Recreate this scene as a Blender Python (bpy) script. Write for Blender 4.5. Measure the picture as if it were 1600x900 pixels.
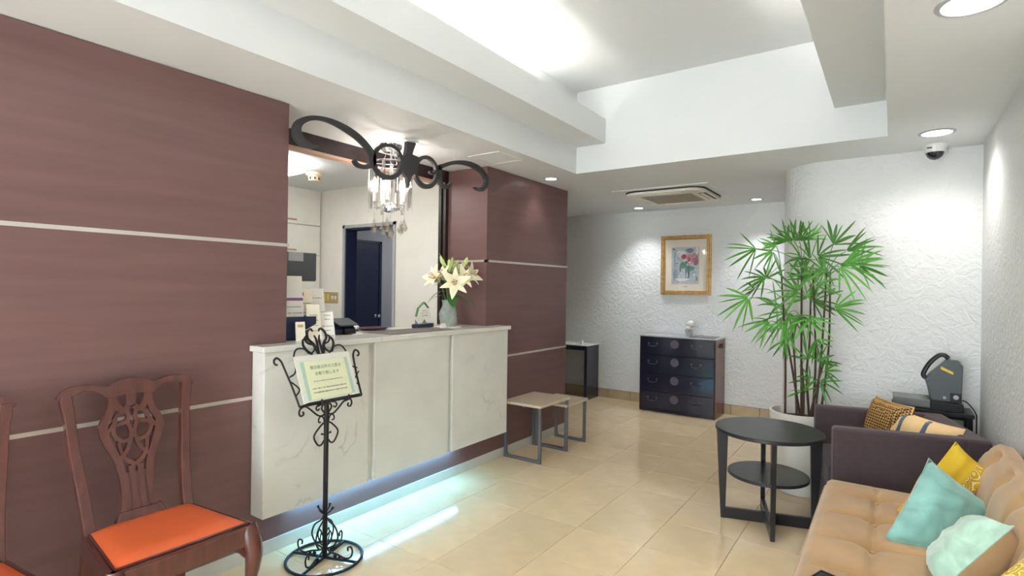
import bpy, bmesh, math, random
from mathutils import Vector as V, Matrix
from math import sin, cos, pi, radians as R

for o in list(bpy.data.objects): bpy.data.objects.remove(o)
S = bpy.context.scene
COL = S.collection

# ------------------------------------------------------------------ camera
YAW, PITCH, ROLL, FPX, CAMH = 0.61016575, -0.00136792, 0.01389987, 850.35, 1.4
_f = V((-sin(YAW)*cos(PITCH), cos(YAW)*cos(PITCH), sin(PITCH)))
_r0 = V((cos(YAW), sin(YAW), 0)); _u0 = _r0.cross(_f)
_r = _r0*cos(ROLL) + _u0*sin(ROLL); _u = _u0*cos(ROLL) - _r0*sin(ROLL)
camd = bpy.data.cameras.new('camera'); cam = bpy.data.objects.new('camera', camd); COL.objects.link(cam)
camd.sensor_width = 36; camd.lens = FPX/1600*36; camd.clip_start = .02
cam.matrix_world = Matrix(((_r.x, _u.x, -_f.x, 0), (_r.y, _u.y, -_f.y, 0), (_r.z, _u.z, -_f.z, CAMH), (0, 0, 0, 1)))
S.camera = cam
# ------------------------------------------------------------------ world, exposure
w = bpy.data.worlds.new('world'); S.world = w; w.use_nodes = True
w.node_tree.nodes['Background'].inputs[0].default_value = (.86, .93, 1, 1)
w.node_tree.nodes['Background'].inputs[1].default_value = 7.0
S.view_settings.view_transform = 'Standard'; S.view_settings.look = 'None'
S.view_settings.exposure = 1.0; S.view_settings.gamma = 1; S.view_settings.use_curve_mapping = False
P_COVE, P_DOWN, P_WASH, P_CHAND, P_LED, P_OFFICE, P_CORR = 24.0, 17.0, 25.0, 0.9, 42.0, 15.0, 24.0

def ray(x, y): return _f + _r*((x-800)/FPX) - _u*((y-450)/FPX)
CAM = V((0, 0, CAMH))
def atx(x, y, X): d = ray(x, y); return CAM + d*(X/d.x)
def aty(x, y, Y): d = ray(x, y); return CAM + d*(Y/d.y)
def atz(x, y, Z): d = ray(x, y); return CAM + d*((Z-CAMH)/d.z)

# ------------------------------------------------------------------ materials
def lin(c):
    return tuple(((v/255)/12.92 if v/255 <= .04045 else ((v/255+.055)/1.055)**2.4) for v in c)
def newmat(name):
    m = bpy.data.materials.new(name); m.use_nodes = True
    nt = m.node_tree; return m, nt, nt.nodes['Principled BSDF']
def N(nt, t, **k):
    n = nt.nodes.new(t)
    for a, b in k.items():
        if a in ('op',): n.operation = b
        else: setattr(n, a, b)
    return n
def mat(name, col, rough=.5, metal=0, var=.0, vs=6, vstretch=(1, 1, 1), bump=0, bs=60, bstretch=None, spec=.5, coat=0,
        trans=0, ior=1.45, emit=0, ecol=None, sheen=0, objrand=0, dist=0, alpha=1, detail=4):
    m, nt, p = newmat(name)
    c = lin(col) + (1,)
    p.inputs['Base Color'].default_value = c
    p.inputs['Roughness'].default_value = rough; p.inputs['Metallic'].default_value = metal
    p.inputs['Specular IOR Level'].default_value = spec; p.inputs['IOR'].default_value = ior
    p.inputs['Coat Weight'].default_value = coat; p.inputs['Coat Roughness'].default_value = .08
    p.inputs['Transmission Weight'].default_value = trans; p.inputs['Alpha'].default_value = alpha
    if sheen: p.inputs['Sheen Weight'].default_value = sheen
    if emit:
        p.inputs['Emission Color'].default_value = (lin(ecol) if ecol else c[:3]) + (1,)
        p.inputs['Emission Strength'].default_value = emit
    tc = N(nt, 'ShaderNodeTexCoord')
    def noise(scale, stretch, detail=4, dist=0):
        mp = N(nt, 'ShaderNodeMapping'); mp.inputs['Scale'].default_value = stretch
        nt.links.new(tc.outputs['Object'], mp.inputs[0])
        n = N(nt, 'ShaderNodeTexNoise'); n.inputs['Scale'].default_value = scale; n.inputs['Detail'].default_value = detail
        n.inputs['Distortion'].default_value = dist
        nt.links.new(mp.outputs[0], n.inputs[0]); return n
    last = None
    if var:
        n = noise(vs, vstretch, detail, dist)
        mx = N(nt, 'ShaderNodeMix', data_type='RGBA')
        rp = N(nt, 'ShaderNodeMapRange'); rp.inputs[1].default_value = .3; rp.inputs[2].default_value = .7
        nt.links.new(n.outputs[0], rp.inputs[0]); nt.links.new(rp.outputs[0], mx.inputs[0])
        mx.inputs[6].default_value = tuple(v*(1-var) for v in c[:3]) + (1,)
        mx.inputs[7].default_value = tuple(min(1, v*(1+var)) for v in c[:3]) + (1,)
        last = mx.outputs[2]
    if objrand:
        oi = N(nt, 'ShaderNodeObjectInfo')
        hs = N(nt, 'ShaderNodeHueSaturation'); hs.inputs['Color'].default_value = c
        rp = N(nt, 'ShaderNodeMapRange'); rp.inputs[3].default_value = 1-objrand; rp.inputs[4].default_value = 1+objrand
        nt.links.new(oi.outputs['Random'], rp.inputs[0]); nt.links.new(rp.outputs[0], hs.inputs['Value'])
        if last: nt.links.new(last, hs.inputs['Color'])
        last = hs.outputs[0]
    if last: nt.links.new(last, p.inputs['Base Color'])
    if bump:
        n = noise(bs, bstretch or (1, 1, 1), 4, dist)
        b = N(nt, 'ShaderNodeBump'); b.inputs['Strength'].default_value = bump; b.inputs['Distance'].default_value = .004
        nt.links.new(n.outputs[0], b.inputs['Height']); nt.links.new(b.outputs[0], p.inputs['Normal'])
    return m

def marble_mat():
    m, nt, p = newmat('white_marble')
    tc = N(nt, 'ShaderNodeTexCoord')
    mp = N(nt, 'ShaderNodeMapping'); mp.inputs['Rotation'].default_value = (.9, .2, .3)
    nt.links.new(tc.outputs['Object'], mp.inputs[0])
    n1 = N(nt, 'ShaderNodeTexNoise'); n1.inputs['Scale'].default_value = 2.2; n1.inputs['Detail'].default_value = 8; n1.inputs['Distortion'].default_value = 1.2
    nt.links.new(mp.outputs[0], n1.inputs[0])
    # thin veins where the noise passes one value
    sb = N(nt, 'ShaderNodeMath', op='SUBTRACT'); sb.inputs[1].default_value = .5; nt.links.new(n1.outputs[0], sb.inputs[0])
    ab = N(nt, 'ShaderNodeMath', op='ABSOLUTE'); nt.links.new(sb.outputs[0], ab.inputs[0])
    rp = N(nt, 'ShaderNodeMapRange'); rp.inputs[1].default_value = 0; rp.inputs[2].default_value = .018; rp.inputs[3].default_value = 1; rp.inputs[4].default_value = 0
    nt.links.new(ab.outputs[0], rp.inputs[0])
    n2 = N(nt, 'ShaderNodeTexNoise'); n2.inputs['Scale'].default_value = 3.0; nt.links.new(tc.outputs['Object'], n2.inputs[0])
    r2 = N(nt, 'ShaderNodeMapRange'); r2.inputs[1].default_value = .52; r2.inputs[2].default_value = .72; r2.inputs[4].default_value = .5
    nt.links.new(n2.outputs[0], r2.inputs[0])
    ml = N(nt, 'ShaderNodeMath', op='MULTIPLY'); nt.links.new(rp.outputs[0], ml.inputs[0]); nt.links.new(r2.outputs[0], ml.inputs[1])
    mx0 = N(nt, 'ShaderNodeMix', data_type='RGBA'); mx0.inputs[6].default_value = lin((226, 225, 217)) + (1,); mx0.inputs[7].default_value = lin((206, 205, 198)) + (1,)
    n3 = N(nt, 'ShaderNodeTexNoise'); n3.inputs['Scale'].default_value = 5; n3.inputs['Detail'].default_value = 6; nt.links.new(mp.outputs[0], n3.inputs[0])
    nt.links.new(n3.outputs[0], mx0.inputs[0])
    mx = N(nt, 'ShaderNodeMix', data_type='RGBA'); mx.inputs[7].default_value = lin((140, 138, 130)) + (1,)
    nt.links.new(mx0.outputs[2], mx.inputs[6]); nt.links.new(ml.outputs[0], mx.inputs[0])
    nt.links.new(mx.outputs[2], p.inputs['Base Color']); p.inputs['Roughness'].default_value = .22
    return m

def stucco_mat(name, col):
    m, nt, p = newmat(name)
    p.inputs['Base Color'].default_value = lin(col) + (1,); p.inputs['Roughness'].default_value = .7
    tc = N(nt, 'ShaderNodeTexCoord')
    n = N(nt, 'ShaderNodeTexNoise'); n.inputs['Scale'].default_value = 11; n.inputs['Detail'].default_value = 3; n.inputs['Distortion'].default_value = 2.2
    nt.links.new(tc.outputs['Object'], n.inputs[0])
    n2 = N(nt, 'ShaderNodeTexNoise'); n2.inputs['Scale'].default_value = 60; n2.inputs['Detail'].default_value = 3
    nt.links.new(tc.outputs['Object'], n2.inputs[0])
    ad = N(nt, 'ShaderNodeMath', op='MULTIPLY_ADD'); nt.links.new(n2.outputs[0], ad.inputs[0]); ad.inputs[1].default_value = .25; nt.links.new(n.outputs[0], ad.inputs[2])
    b = N(nt, 'ShaderNodeBump'); b.inputs['Strength'].default_value = .8; b.inputs['Distance'].default_value = .012
    nt.links.new(ad.outputs[0], b.inputs['Height']); nt.links.new(b.outputs[0], p.inputs['Normal'])
    return m

def glass_mat(name, col=(255, 255, 255), mixf=.12, rough=.02):
    # thin pane: clear with a fresnel-like gloss
    m, nt, p = newmat(name); nt.nodes.remove(p)
    out = nt.nodes['Material Output']
    t = N(nt, 'ShaderNodeBsdfTransparent'); t.inputs[0].default_value = lin(col) + (1,)
    g = N(nt, 'ShaderNodeBsdfGlossy'); g.inputs['Roughness'].default_value = rough
    mx = N(nt, 'ShaderNodeMixShader'); mx.inputs[0].default_value = mixf
    nt.links.new(t.outputs[0], mx.inputs[1]); nt.links.new(g.outputs[0], mx.inputs[2]); nt.links.new(mx.outputs[0], out.inputs[0])
    return m

def emis(name, col, s):
    m, nt, p = newmat(name); nt.nodes.remove(p)
    e = N(nt, 'ShaderNodeEmission'); e.inputs[0].default_value = lin(col) + (1,); e.inputs[1].default_value = s
    nt.links.new(e.outputs[0], nt.nodes['Material Output'].inputs[0]); return m

def check_mat(name, c1, c2, scale):
    m, nt, p = newmat(name)
    tc = N(nt, 'ShaderNodeTexCoord'); ch = N(nt, 'ShaderNodeTexChecker')
    ch.inputs['Scale'].default_value = scale; ch.inputs[1].default_value = lin(c1) + (1,); ch.inputs[2].default_value = lin(c2) + (1,)
    mp = N(nt, 'ShaderNodeMapping'); mp.inputs['Rotation'].default_value = (0, 0, .785)
    nt.links.new(tc.outputs['Object'], mp.inputs[0]); nt.links.new(mp.outputs[0], ch.inputs[0])
    nt.links.new(ch.outputs[0], p.inputs['Base Color']); p.inputs['Roughness'].default_value = .85
    return m

def scroll_mat(name, c1, c2):
    # damask-like curled print: thin rings from distorted voronoi
    m, nt, p = newmat(name)
    tc = N(nt, 'ShaderNodeTexCoord'); n = N(nt, 'ShaderNodeTexVoronoi'); n.inputs['Scale'].default_value = 22
    nt.links.new(tc.outputs['Object'], n.inputs[0])
    ws = N(nt, 'ShaderNodeMath', op='MULTIPLY'); ws.inputs[1].default_value = 26; nt.links.new(n.outputs['Distance'], ws.inputs[0])
    sn = N(nt, 'ShaderNodeMath', op='SINE'); nt.links.new(ws.outputs[0], sn.inputs[0])
    gt = N(nt, 'ShaderNodeMath', op='GREATER_THAN'); gt.inputs[1].default_value = .55; nt.links.new(sn.outputs[0], gt.inputs[0])
    mx = N(nt, 'ShaderNodeMix', data_type='RGBA'); mx.inputs[6].default_value = lin(c1) + (1,); mx.inputs[7].default_value = lin(c2) + (1,)
    nt.links.new(gt.outputs[0], mx.inputs[0]); nt.links.new(mx.outputs[2], p.inputs['Base Color']); p.inputs['Roughness'].default_value = .8
    return m

MT = dict(
    panel=mat('dark_wood_panel', (114, 85, 83), .36, var=.09, vs=2.2, vstretch=(1, .6, 9), bump=.03, bs=8, bstretch=(1, 1, 40), spec=.4, detail=8),
    strip=mat('brushed_aluminium', (205, 200, 195), .35, metal=.55, var=.04),
    white=mat('white_paint', (226, 228, 226), .6, var=.015, vs=3),
    ceil=mat('white_ceiling_paint', (222, 224, 224), .6, var=.015, vs=2),
    stucco=stucco_mat('stucco_wall', (222, 223, 222)),
    office=mat('cream_wallpaper', (236, 234, 226), .6, var=.02, vs=8, bump=.15, bs=50),
    grey=mat('grey_paint', (170, 172, 178), .6, var=.02),
    grout=mat('grout', (196, 172, 134), .8, var=.05),
    tile=mat('polished_beige_tile', (226, 203, 166), .095, var=.05, vs=7, objrand=.05, spec=.55, dist=.6),
    btile=mat('beige_base_tile', (180, 160, 128), .3, var=.08, vs=9, objrand=.07),
    base=mat('pale_baseboard', (196, 194, 184), .5, var=.03),
    marble=marble_mat(),
    iron=mat('black_iron', (38, 36, 36), .45, metal=.4, var=.15, vs=20, bump=.1, bs=80),
    ornament=mat('charcoal_painted_wood', (58, 58, 60), .5, var=.08, vs=10),
    darkbrown=mat('dark_brown_wood', (44, 32, 32), .4, var=.15, vs=3, vstretch=(1, 1, 10)),
    lightbrown=mat('pale_wood_and_lit_edge', (190, 160, 140), .45, var=.08, vs=6),
    mahogany=mat('mahogany', (86, 46, 40), .25, var=.22, vs=5, vstretch=(6, 6, 1), coat=.6, detail=7),
    orange=mat('orange_leather', (210, 96, 52), .42, var=.05, vs=9, bump=.08, bs=120),
    navy=mat('navy_lacquer', (38, 46, 74), .3, var=.08, vs=4),
    blackwood=mat('black_stained_wood', (40, 40, 43), .3, var=.15, vs=4, vstretch=(1, 8, 1), bump=.05, bs=20, bstretch=(1, 12, 1)),
    lacquer=mat('blue_black_lacquer', (34, 36, 54), .16, var=.12, vs=3, coat=.4),
    lacqside=mat('reddish_brown_lacquer', (104, 62, 54), .25, var=.1, vs=4),
    iron_dark=mat('dark_handle_iron', (96, 90, 98), .4, metal=.7),
    greytop=mat('taupe_laminate', (200, 184, 160), .45, var=.04, vs=8),
    greyleg=mat('grey_painted_steel', (92, 90, 92), .45, var=.04),
    armch=mat('dark_brown_fabric', (72, 58, 62), .85, var=.1, vs=30, bump=.15, bs=220, sheen=.15),
    velvet=mat('beige_velvet', (174, 138, 94), .75, var=.14, vs=5, bump=.1, bs=40, bstretch=(1, 6, 1), sheen=.3),
    velvetb=mat('beige_cushion_back', (186, 155, 114), .8, var=.06, vs=8, sheen=.2),
    teal=mat('teal_velvet', (128, 178, 168), .6, var=.28, vs=6, sheen=.5, bump=.15, bs=18, dist=1.5),
    mint=mat('mint_velvet', (170, 206, 186), .6, var=.2, vs=9, sheen=.5, bump=.15, bs=16, dist=1.5),
    yellow=mat('yellow_cotton', (214, 178, 44), .75, var=.06, vs=9, bump=.06, bs=60),
    yellowp=scroll_mat('yellow_scroll_print', (206, 168, 40), (240, 226, 160)),
    weave=check_mat('gold_black_weave', (198, 152, 82), (64, 48, 36), 85),
    cream=mat('cream_cotton', (226, 192, 142), .8, var=.05, vs=9),
    slate=mat('slate_stripe', (86, 104, 122), .8),
    potw=mat('white_glazed_pot', (220, 218, 210), .3, var=.03, vs=4),
    soil=mat('potting_soil', (86, 72, 58), .95, var=.3, vs=40, bump=.5, bs=60),
    cane=mat('palm_cane', (74, 54, 44), .7, var=.3, vs=30, vstretch=(1, 1, 4)),
    leaf=mat('palm_leaf', (84, 148, 58), .42, var=.3, vs=5, objrand=.35, spec=.4),
    petiole=mat('green_petiole', (92, 132, 66), .5, var=.15),
    gold=mat('gilt_frame', (196, 158, 104), .35, metal=.6, var=.2, vs=25, bump=.2, bs=90),
    matboard=mat('cream_mount', (238, 228, 208), .7, var=.01),
    pane=glass_mat('picture_glass', mixf=.06),
    clear=glass_mat('clear_acrylic', (252, 253, 252), .05),
    crystal=glass_mat('crystal', (250, 248, 246), .35, .05),
    chrome=mat('chrome', (225, 225, 228), .12, metal=1),
    plastic=mat('white_plastic', (232, 230, 224), .4, var=.01),
    creamp=mat('cream_plastic', (230, 212, 180), .45, var=.02),
    greyp=mat('dark_grey_plastic', (84, 90, 94), .5, var=.04),
    ltgrey=mat('light_grey_plastic', (176, 178, 182), .45, var=.02),
    blackp=mat('black_plastic', (26, 26, 30), .4, var=.05),
    domeb=mat('smoked_dome', (20, 24, 36), .08, coat=.6),
    yellowl=mat('yellow_label', (226, 198, 70), .5),
    paper=mat('white_paper', (240, 236, 228), .7, var=.02),
    paperc=mat('cream_paper', (236, 226, 204), .7, var=.03, vs=20),
    papery=mat('pale_yellow_paper', (244, 242, 206), .7, var=.02),
    paperg=mat('pale_green_paper', (190, 214, 198), .7, var=.05),
    ink=mat('grey_ink', (120, 118, 116), .8),
    gink=mat('green_ink', (52, 120, 84), .8),
    red=mat('red_print', (190, 70, 90), .7), blue=mat('blue_print', (90, 100, 170), .7),
    brass=mat('brass_plate', (186, 168, 118), .4, metal=.35, var=.05),
    brassl=mat('brass_button', (232, 206, 120), .35, metal=.3),
    plum=mat('plum_lacquer_tray', (86, 66, 74), .35, var=.08),
    mat=mat('grey_brown_leather_mat', (112, 104, 102), .55, var=.04, bump=.08, bs=150),
    frosty=mat('ribbed_grey_green_glass', (196, 206, 196), .1, var=.2, vs=12, trans=.45, bump=.5, bs=14, dist=1, ior=1.3),
    lily=mat('cream_lily_petal', (244, 240, 206), .55, var=.05, vs=20, sheen=.1),
    anther=mat('rust_anther', (170, 96, 40), .8),
    lleaf=mat('lily_leaf', (70, 118, 62), .45, var=.2, vs=8),
    bud=mat('lily_bud', (196, 214, 140), .5, var=.15, vs=10),
    vent=mat('taupe_grille', (158, 150, 134), .6, var=.05, vs=60, bump=.2, bs=160),
    acw=mat('ivory_plastic', (226, 222, 210), .45, var=.01),
    tube=emis('fluorescent_tube', (255, 250, 243), P_COVE),
    lens=emis('downlight_lens', (255, 252, 245), 7.0),
    bulb=emis('candle_bulb', (255, 236, 216), 14.0),
    led=emis('led_bar', (120, 205, 255), P_LED),
    offlamp=emis('office_ceiling_lamp', (255, 252, 246), P_OFFICE),
    corrfill=emis('corridor_fill_lamp', (250, 250, 250), P_CORR),
)

# ------------------------------------------------------------------ mesh helpers
class MB:
    def __init__(s): s.v = []; s.f = []; s.m = []; s.mi = 0
    def add(s, vs, fs):
        b = len(s.v); s.v += [tuple(p) for p in vs]; s.f += [tuple(i+b for i in f) for f in fs]; s.m += [s.mi]*len(fs); return s
    def box(s, x0, x1, y0, y1, z0, z1):
        if x0 > x1: x0, x1 = x1, x0
        if y0 > y1: y0, y1 = y1, y0
        if z0 > z1: z0, z1 = z1, z0
        return s.add([(x0, y0, z0), (x1, y0, z0), (x1, y1, z0), (x0, y1, z0), (x0, y0, z1), (x1, y0, z1), (x1, y1, z1), (x0, y1, z1)],
                     [(0, 3, 2, 1), (4, 5, 6, 7), (0, 1, 5, 4), (1, 2, 6, 5), (2, 3, 7, 6), (3, 0, 4, 7)])
    def cham(s, x0, x1, y0, y1, z0, z1, c):
        # box with the top edges chamfered
        return s.add([(x0, y0, z0), (x1, y0, z0), (x1, y1, z0), (x0, y1, z0), (x0, y0, z1-c), (x1, y0, z1-c), (x1, y1, z1-c), (x0, y1, z1-c),
                      (x0+c, y0+c, z1), (x1-c, y0+c, z1), (x1-c, y1-c, z1), (x0+c, y1-c, z1)],
                     [(0, 3, 2, 1), (8, 9, 10, 11)] + [(i, (i+1) % 4, 4+(i+1) % 4, 4+i) for i in range(4)] + [(4+i, 4+(i+1) % 4, 8+(i+1) % 4, 8+i) for i in range(4)])
    def prism(s, poly, fn, a, b):
        # poly of 2D points, fn(p, q, t) -> 3D, extruded t from a to b
        n = len(poly); vs = [fn(p, q, a) for p, q in poly] + [fn(p, q, b) for p, q in poly]
        return s.add(vs, [tuple(range(n))[::-1], tuple(range(n, 2*n))] + [(i, (i+1) % n, n+(i+1) % n, n+i) for i in range(n)])
    def lathe(s, prof, c=(0, 0, 0), n=24, ax='z', cap=True, sx=1, sy=1):
        vs = []
        for r, h in prof:
            for k in range(n):
                a = 2*pi*k/n; p, q = r*cos(a)*sx, r*sin(a)*sy
                d = {'z': (p, q, h), 'x': (h, p, q), 'y': (q, h, p)}[ax]
                vs.append((c[0]+d[0], c[1]+d[1], c[2]+d[2]))
        m = len(prof); fs = []
        for i in range(m-1):
            for k in range(n): k2 = (k+1) % n; fs.append((i*n+k, i*n+k2, (i+1)*n+k2, (i+1)*n+k))
        if cap: fs += [tuple(range(n))[::-1], tuple(range((m-1)*n, m*n))]
        return s.add(vs, fs)
    def tube(s, pts, r, n=8, closed=False, flat=1.0, up=None):
        pts = [V(p) for p in pts]; m = len(pts); vs = []; fs = []
        rs = r if isinstance(r, (list, tuple)) else [r]*m
        nrm = None
        for i in range(m):
            if closed: t = (pts[(i+1) % m]-pts[i-1])
            else: t = pts[min(i+1, m-1)]-pts[max(i-1, 0)]
            t = t.normalized() if t.length > 1e-9 else V((0, 0, 1))
            if up is not None: a = V(up)
            elif nrm is None: a = V((0, 0, 1)) if abs(t.z) < .9 else V((1, 0, 0))
            else: a = nrm
            nrm = (a-t*a.dot(t)).normalized(); b = t.cross(nrm)
            for k in range(n):
                an = 2*pi*(k+.5)/n; vs.append(pts[i]+nrm*(cos(an)*rs[i]*flat)+b*(sin(an)*rs[i]))
        for i in range(m if closed else m-1):
            j = (i+1) % m
            for k in range(n): k2 = (k+1) % n; fs.append((i*n+k, i*n+k2, j*n+k2, j*n+k))
        if not closed: fs += [tuple(range(n))[::-1], tuple(range((m-1)*n, m*n))]
        return s.add(vs, fs)
    def stroke(s, pts, wd, fn, a, b):
        # flat ribbon of varying width along 2D pts, extruded a..b through fn(p,q,t)
        m = len(pts); L = []; Rr = []
        for i in range(m):
            p0 = pts[max(i-1, 0)]; p1 = pts[min(i+1, m-1)]
            tx, ty = p1[0]-p0[0], p1[1]-p0[1]; l = math.hypot(tx, ty) or 1; nx, ny = -ty/l, tx/l
            h = wd[i]/2 if isinstance(wd, (list, tuple)) else wd/2
            L.append((pts[i][0]+nx*h, pts[i][1]+ny*h)); Rr.append((pts[i][0]-nx*h, pts[i][1]-ny*h))
        vs = []
        for i in range(m): vs += [fn(*L[i], a), fn(*Rr[i], a), fn(*Rr[i], b), fn(*L[i], b)]
        fs = []
        for i in range(m-1):
            o = 4*i; q = o+4
            for k in range(4): fs.append((o+k, o+(k+1) % 4, q+(k+1) % 4, q+k))
        fs += [(3, 2, 1, 0), (4*m-4, 4*m-3, 4*m-2, 4*m-1)]
        return s.add(vs, fs)
    def grid(s, fn, nu, nv):
        vs = [fn(i/nu, j/nv) for j in range(nv+1) for i in range(nu+1)]
        return s.add(vs, [(j*(nu+1)+i, j*(nu+1)+i+1, (j+1)*(nu+1)+i+1, (j+1)*(nu+1)+i) for j in range(nv) for i in range(nu)])

def spline(pts, k=6):
    # Catmull-Rom through tuples of any length
    out = []; n = len(pts)
    for i in range(n-1):
        p0, p1, p2, p3 = pts[max(i-1, 0)], pts[i], pts[i+1], pts[min(i+2, n-1)]
        for j in range(k):
            t = j/k
            out.append(tuple(.5*(2*b+(c-a)*t+(2*a-5*b+4*c-d)*t*t+(3*b-a-3*c+d)*t**3) for a, b, c, d in zip(p0, p1, p2, p3)))
    out.append(tuple(pts[-1])); return out

def setp(o, label=None, cat=None, group=None, kind=None):
    if label: o['label'] = label
    if cat: o['category'] = cat
    if group: o['group'] = group
    if kind: o['kind'] = kind
    return o
def obj(name, mb, m, parent=None, world=False, smooth=False, bevel=0, mats=None, subsurf=0):
    me = bpy.data.meshes.new(name)
    vs = mb.v
    if world and parent is not None:
        inv = wm(parent).inverted(); vs = [tuple(inv @ V(p)) for p in vs]
    me.from_pydata(vs, [], mb.f); me.update()
    for mm in (mats or [m]): me.materials.append(MT[mm] if isinstance(mm, str) else mm)
    if mats: me.polygons.foreach_set('material_index', mb.m)
    bm = bmesh.new(); bm.from_mesh(me); bmesh.ops.recalc_face_normals(bm, faces=bm.faces); bm.to_mesh(me); bm.free()
    if smooth:
        me.polygons.foreach_set('use_smooth', [True]*len(me.polygons))
        if smooth != 'all': me.set_sharp_from_angle(angle=R(38))
    o = bpy.data.objects.new(name, me); COL.objects.link(o)
    if parent is not None: o.parent = parent
    if bevel:
        b = o.modifiers.new('bevel', 'BEVEL'); b.width = bevel; b.segments = 2; b.limit_method = 'ANGLE'
    if subsurf:
        b = o.modifiers.new('subsurf', 'SUBSURF'); b.levels = subsurf; b.render_levels = subsurf
    return o
def wm(o):
    m = Matrix.LocRotScale(o.location, o.rotation_euler, o.scale)
    return wm(o.parent) @ m if o.parent else m
def thing(name, label, cat, loc=(0, 0, 0), rz=0, group=None):
    o = bpy.data.objects.new(name, None); COL.objects.link(o); o.empty_display_size = .1
    o.location = loc; o.rotation_euler = (0, 0, rz); return setp(o, label, cat, group)
def share(src, loc, parent=None, rot=None):
    c = src.copy(); COL.objects.link(c); c.location = loc; c.parent = parent
    if rot: c.rotation_euler = rot
    return c
def copy_tree(o, parent=None):
    c = o.copy(); COL.objects.link(c); c.parent = parent
    for ch in [x for x in COL.objects if x.parent == o]: copy_tree(ch, c)
    return c
def struct(name, mb, m, parent=None, **k):
    o = obj(name, mb, m, parent, **k)
    if parent is None: o['kind'] = 'structure'
    return o
B = lambda *a: MB().box(*a)
def text(s, size, m, parent, mw, name='lettering', align='CENTER'):
    cu = bpy.data.curves.new(name, 'FONT'); cu.body = s; cu.size = size; cu.align_x = align; cu.extrude = .0002
    t = bpy.data.objects.new(name, cu); COL.objects.link(t)
    dg = bpy.context.evaluated_depsgraph_get(); dg.update()
    me = bpy.data.meshes.new_from_object(t.evaluated_get(dg)); bpy.data.objects.remove(t)
    me.materials.clear(); me.materials.append(MT[m])
    me.transform(mw)
    o = bpy.data.objects.new(name, me); COL.objects.link(o); o.parent = parent; return o
def frame(o, ex, ey):
    ex = V(ex).normalized(); ez = ex.cross(V(ey)).normalized(); ey = ez.cross(ex)
    return Matrix(((ex.x, ey.x, ez.x, o[0]), (ex.y, ey.y, ez.y, o[1]), (ex.z, ey.z, ez.z, o[2]), (0, 0, 0, 1)))

# ================================================================== STRUCTURE
XP, ZC, YB, XR, YN = -2.642, 2.36, 6.45, .47, -2.4      # panel plane, ceiling, back wall, right wall, entrance wall
XO, YO = -4.86, 3.48                                     # office far wall, office side wall
YE, XL, XRR, ZU = 4.05, -2.19, -.035, 3.04               # recess end, sides, top
random.seed(4)

fl = struct('floor', B(-6, .9, YN, 6.7, -.12, -.006), 'grout')
tb = MB().cham(.0013, .3987, .0013, .3987, -.006, 0, .0012); t0 = None
X0, Y0 = -1.497-.4*12, 2.445-.4*12
for i in range(-2, 20):
    for j in range(0, 24):
        x, y = X0+.4*i, Y0+.4*j
        if x < -3.95 or x > XR or y < -2.4 or y > 6.5: continue
        if x < -2.85 and y < 4.4: continue
        if t0 is None: t0 = obj('tile', tb, 'tile', fl); t0.location = (x, y, 0)
        else: share(t0, (x, y, 0), fl)
obj('office_floor', B(-5.6, -2.70, .2, 3.6, -.006, 0), 'grey', fl)

# low ceiling with the hole of the recess, recess walls, upper ceiling
c = MB(); YS = -1.7
c.box(-6, XL, YN, 6.7, ZC, ZC+.03); c.box(XRR, .9, YN, 6.7, ZC, ZC+.03); c.box(XL, XRR, YE, 6.7, ZC, ZC+.03); c.box(XL, XRR, YN, YS, ZC, ZC+.03)
c.box(XL-.05, XL, YS-.05, YE+.05, ZC+.03, ZU+.05); c.box(XRR, XRR+.05, YS-.05, YE+.05, ZC+.03, ZU+.05)
c.box(XL, XRR, YE, YE+.05, ZC+.03, ZU+.05); c.box(XL, XRR, YS-.05, YS, ZC+.03, ZU+.05)
c.box(XL, XRR, YS, YE, ZU, ZU+.05)
struct('ceiling', c, 'ceil')
for k, (xa, xb) in enumerate(((XL, -1.925), (XRR, -.32))):
    s = 1 if xb > xa else -1
    t = struct('trim_%d' % (k+1), MB().prism([(xa, 2.58), (xb, 2.58), (xb, 2.775), (xb-s*.018, 2.775), (xb-s*.018, 2.6), (xa, 2.6)], lambda p, q, e: (p, e, q), YS, YE), 'ceil')
    t['label'] = ('boxed light trough on the counter side of the raised ceiling', 'boxed light trough on the sofa side of the raised ceiling')[k]
    for j in range(4):
        y0 = -1.35+j*1.2
        tl = thing('fluorescent_tube', 'white fluorescent tube in the %s ceiling trough, %s' % (('counter-side', 'sofa-side')[k], ('nearest the entrance', 'second from the entrance', 'third from the entrance', 'nearest the back wall')[j]), 'lamp', ((xa+xb)/2-s*.06, y0, 2.6), group='tubes in the %s trough' % ('counter-side', 'sofa-side')[k])
        obj('tube', MB().lathe([(.014, .03), (.014, 1.07)], (0, 0, .045), 10, 'y'), 'tube', tl)
        for yy in (.0, 1.07): obj('lamp_holder', B(-.016, .016, yy, yy+.03, 0, .065), 'plastic', tl)

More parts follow.
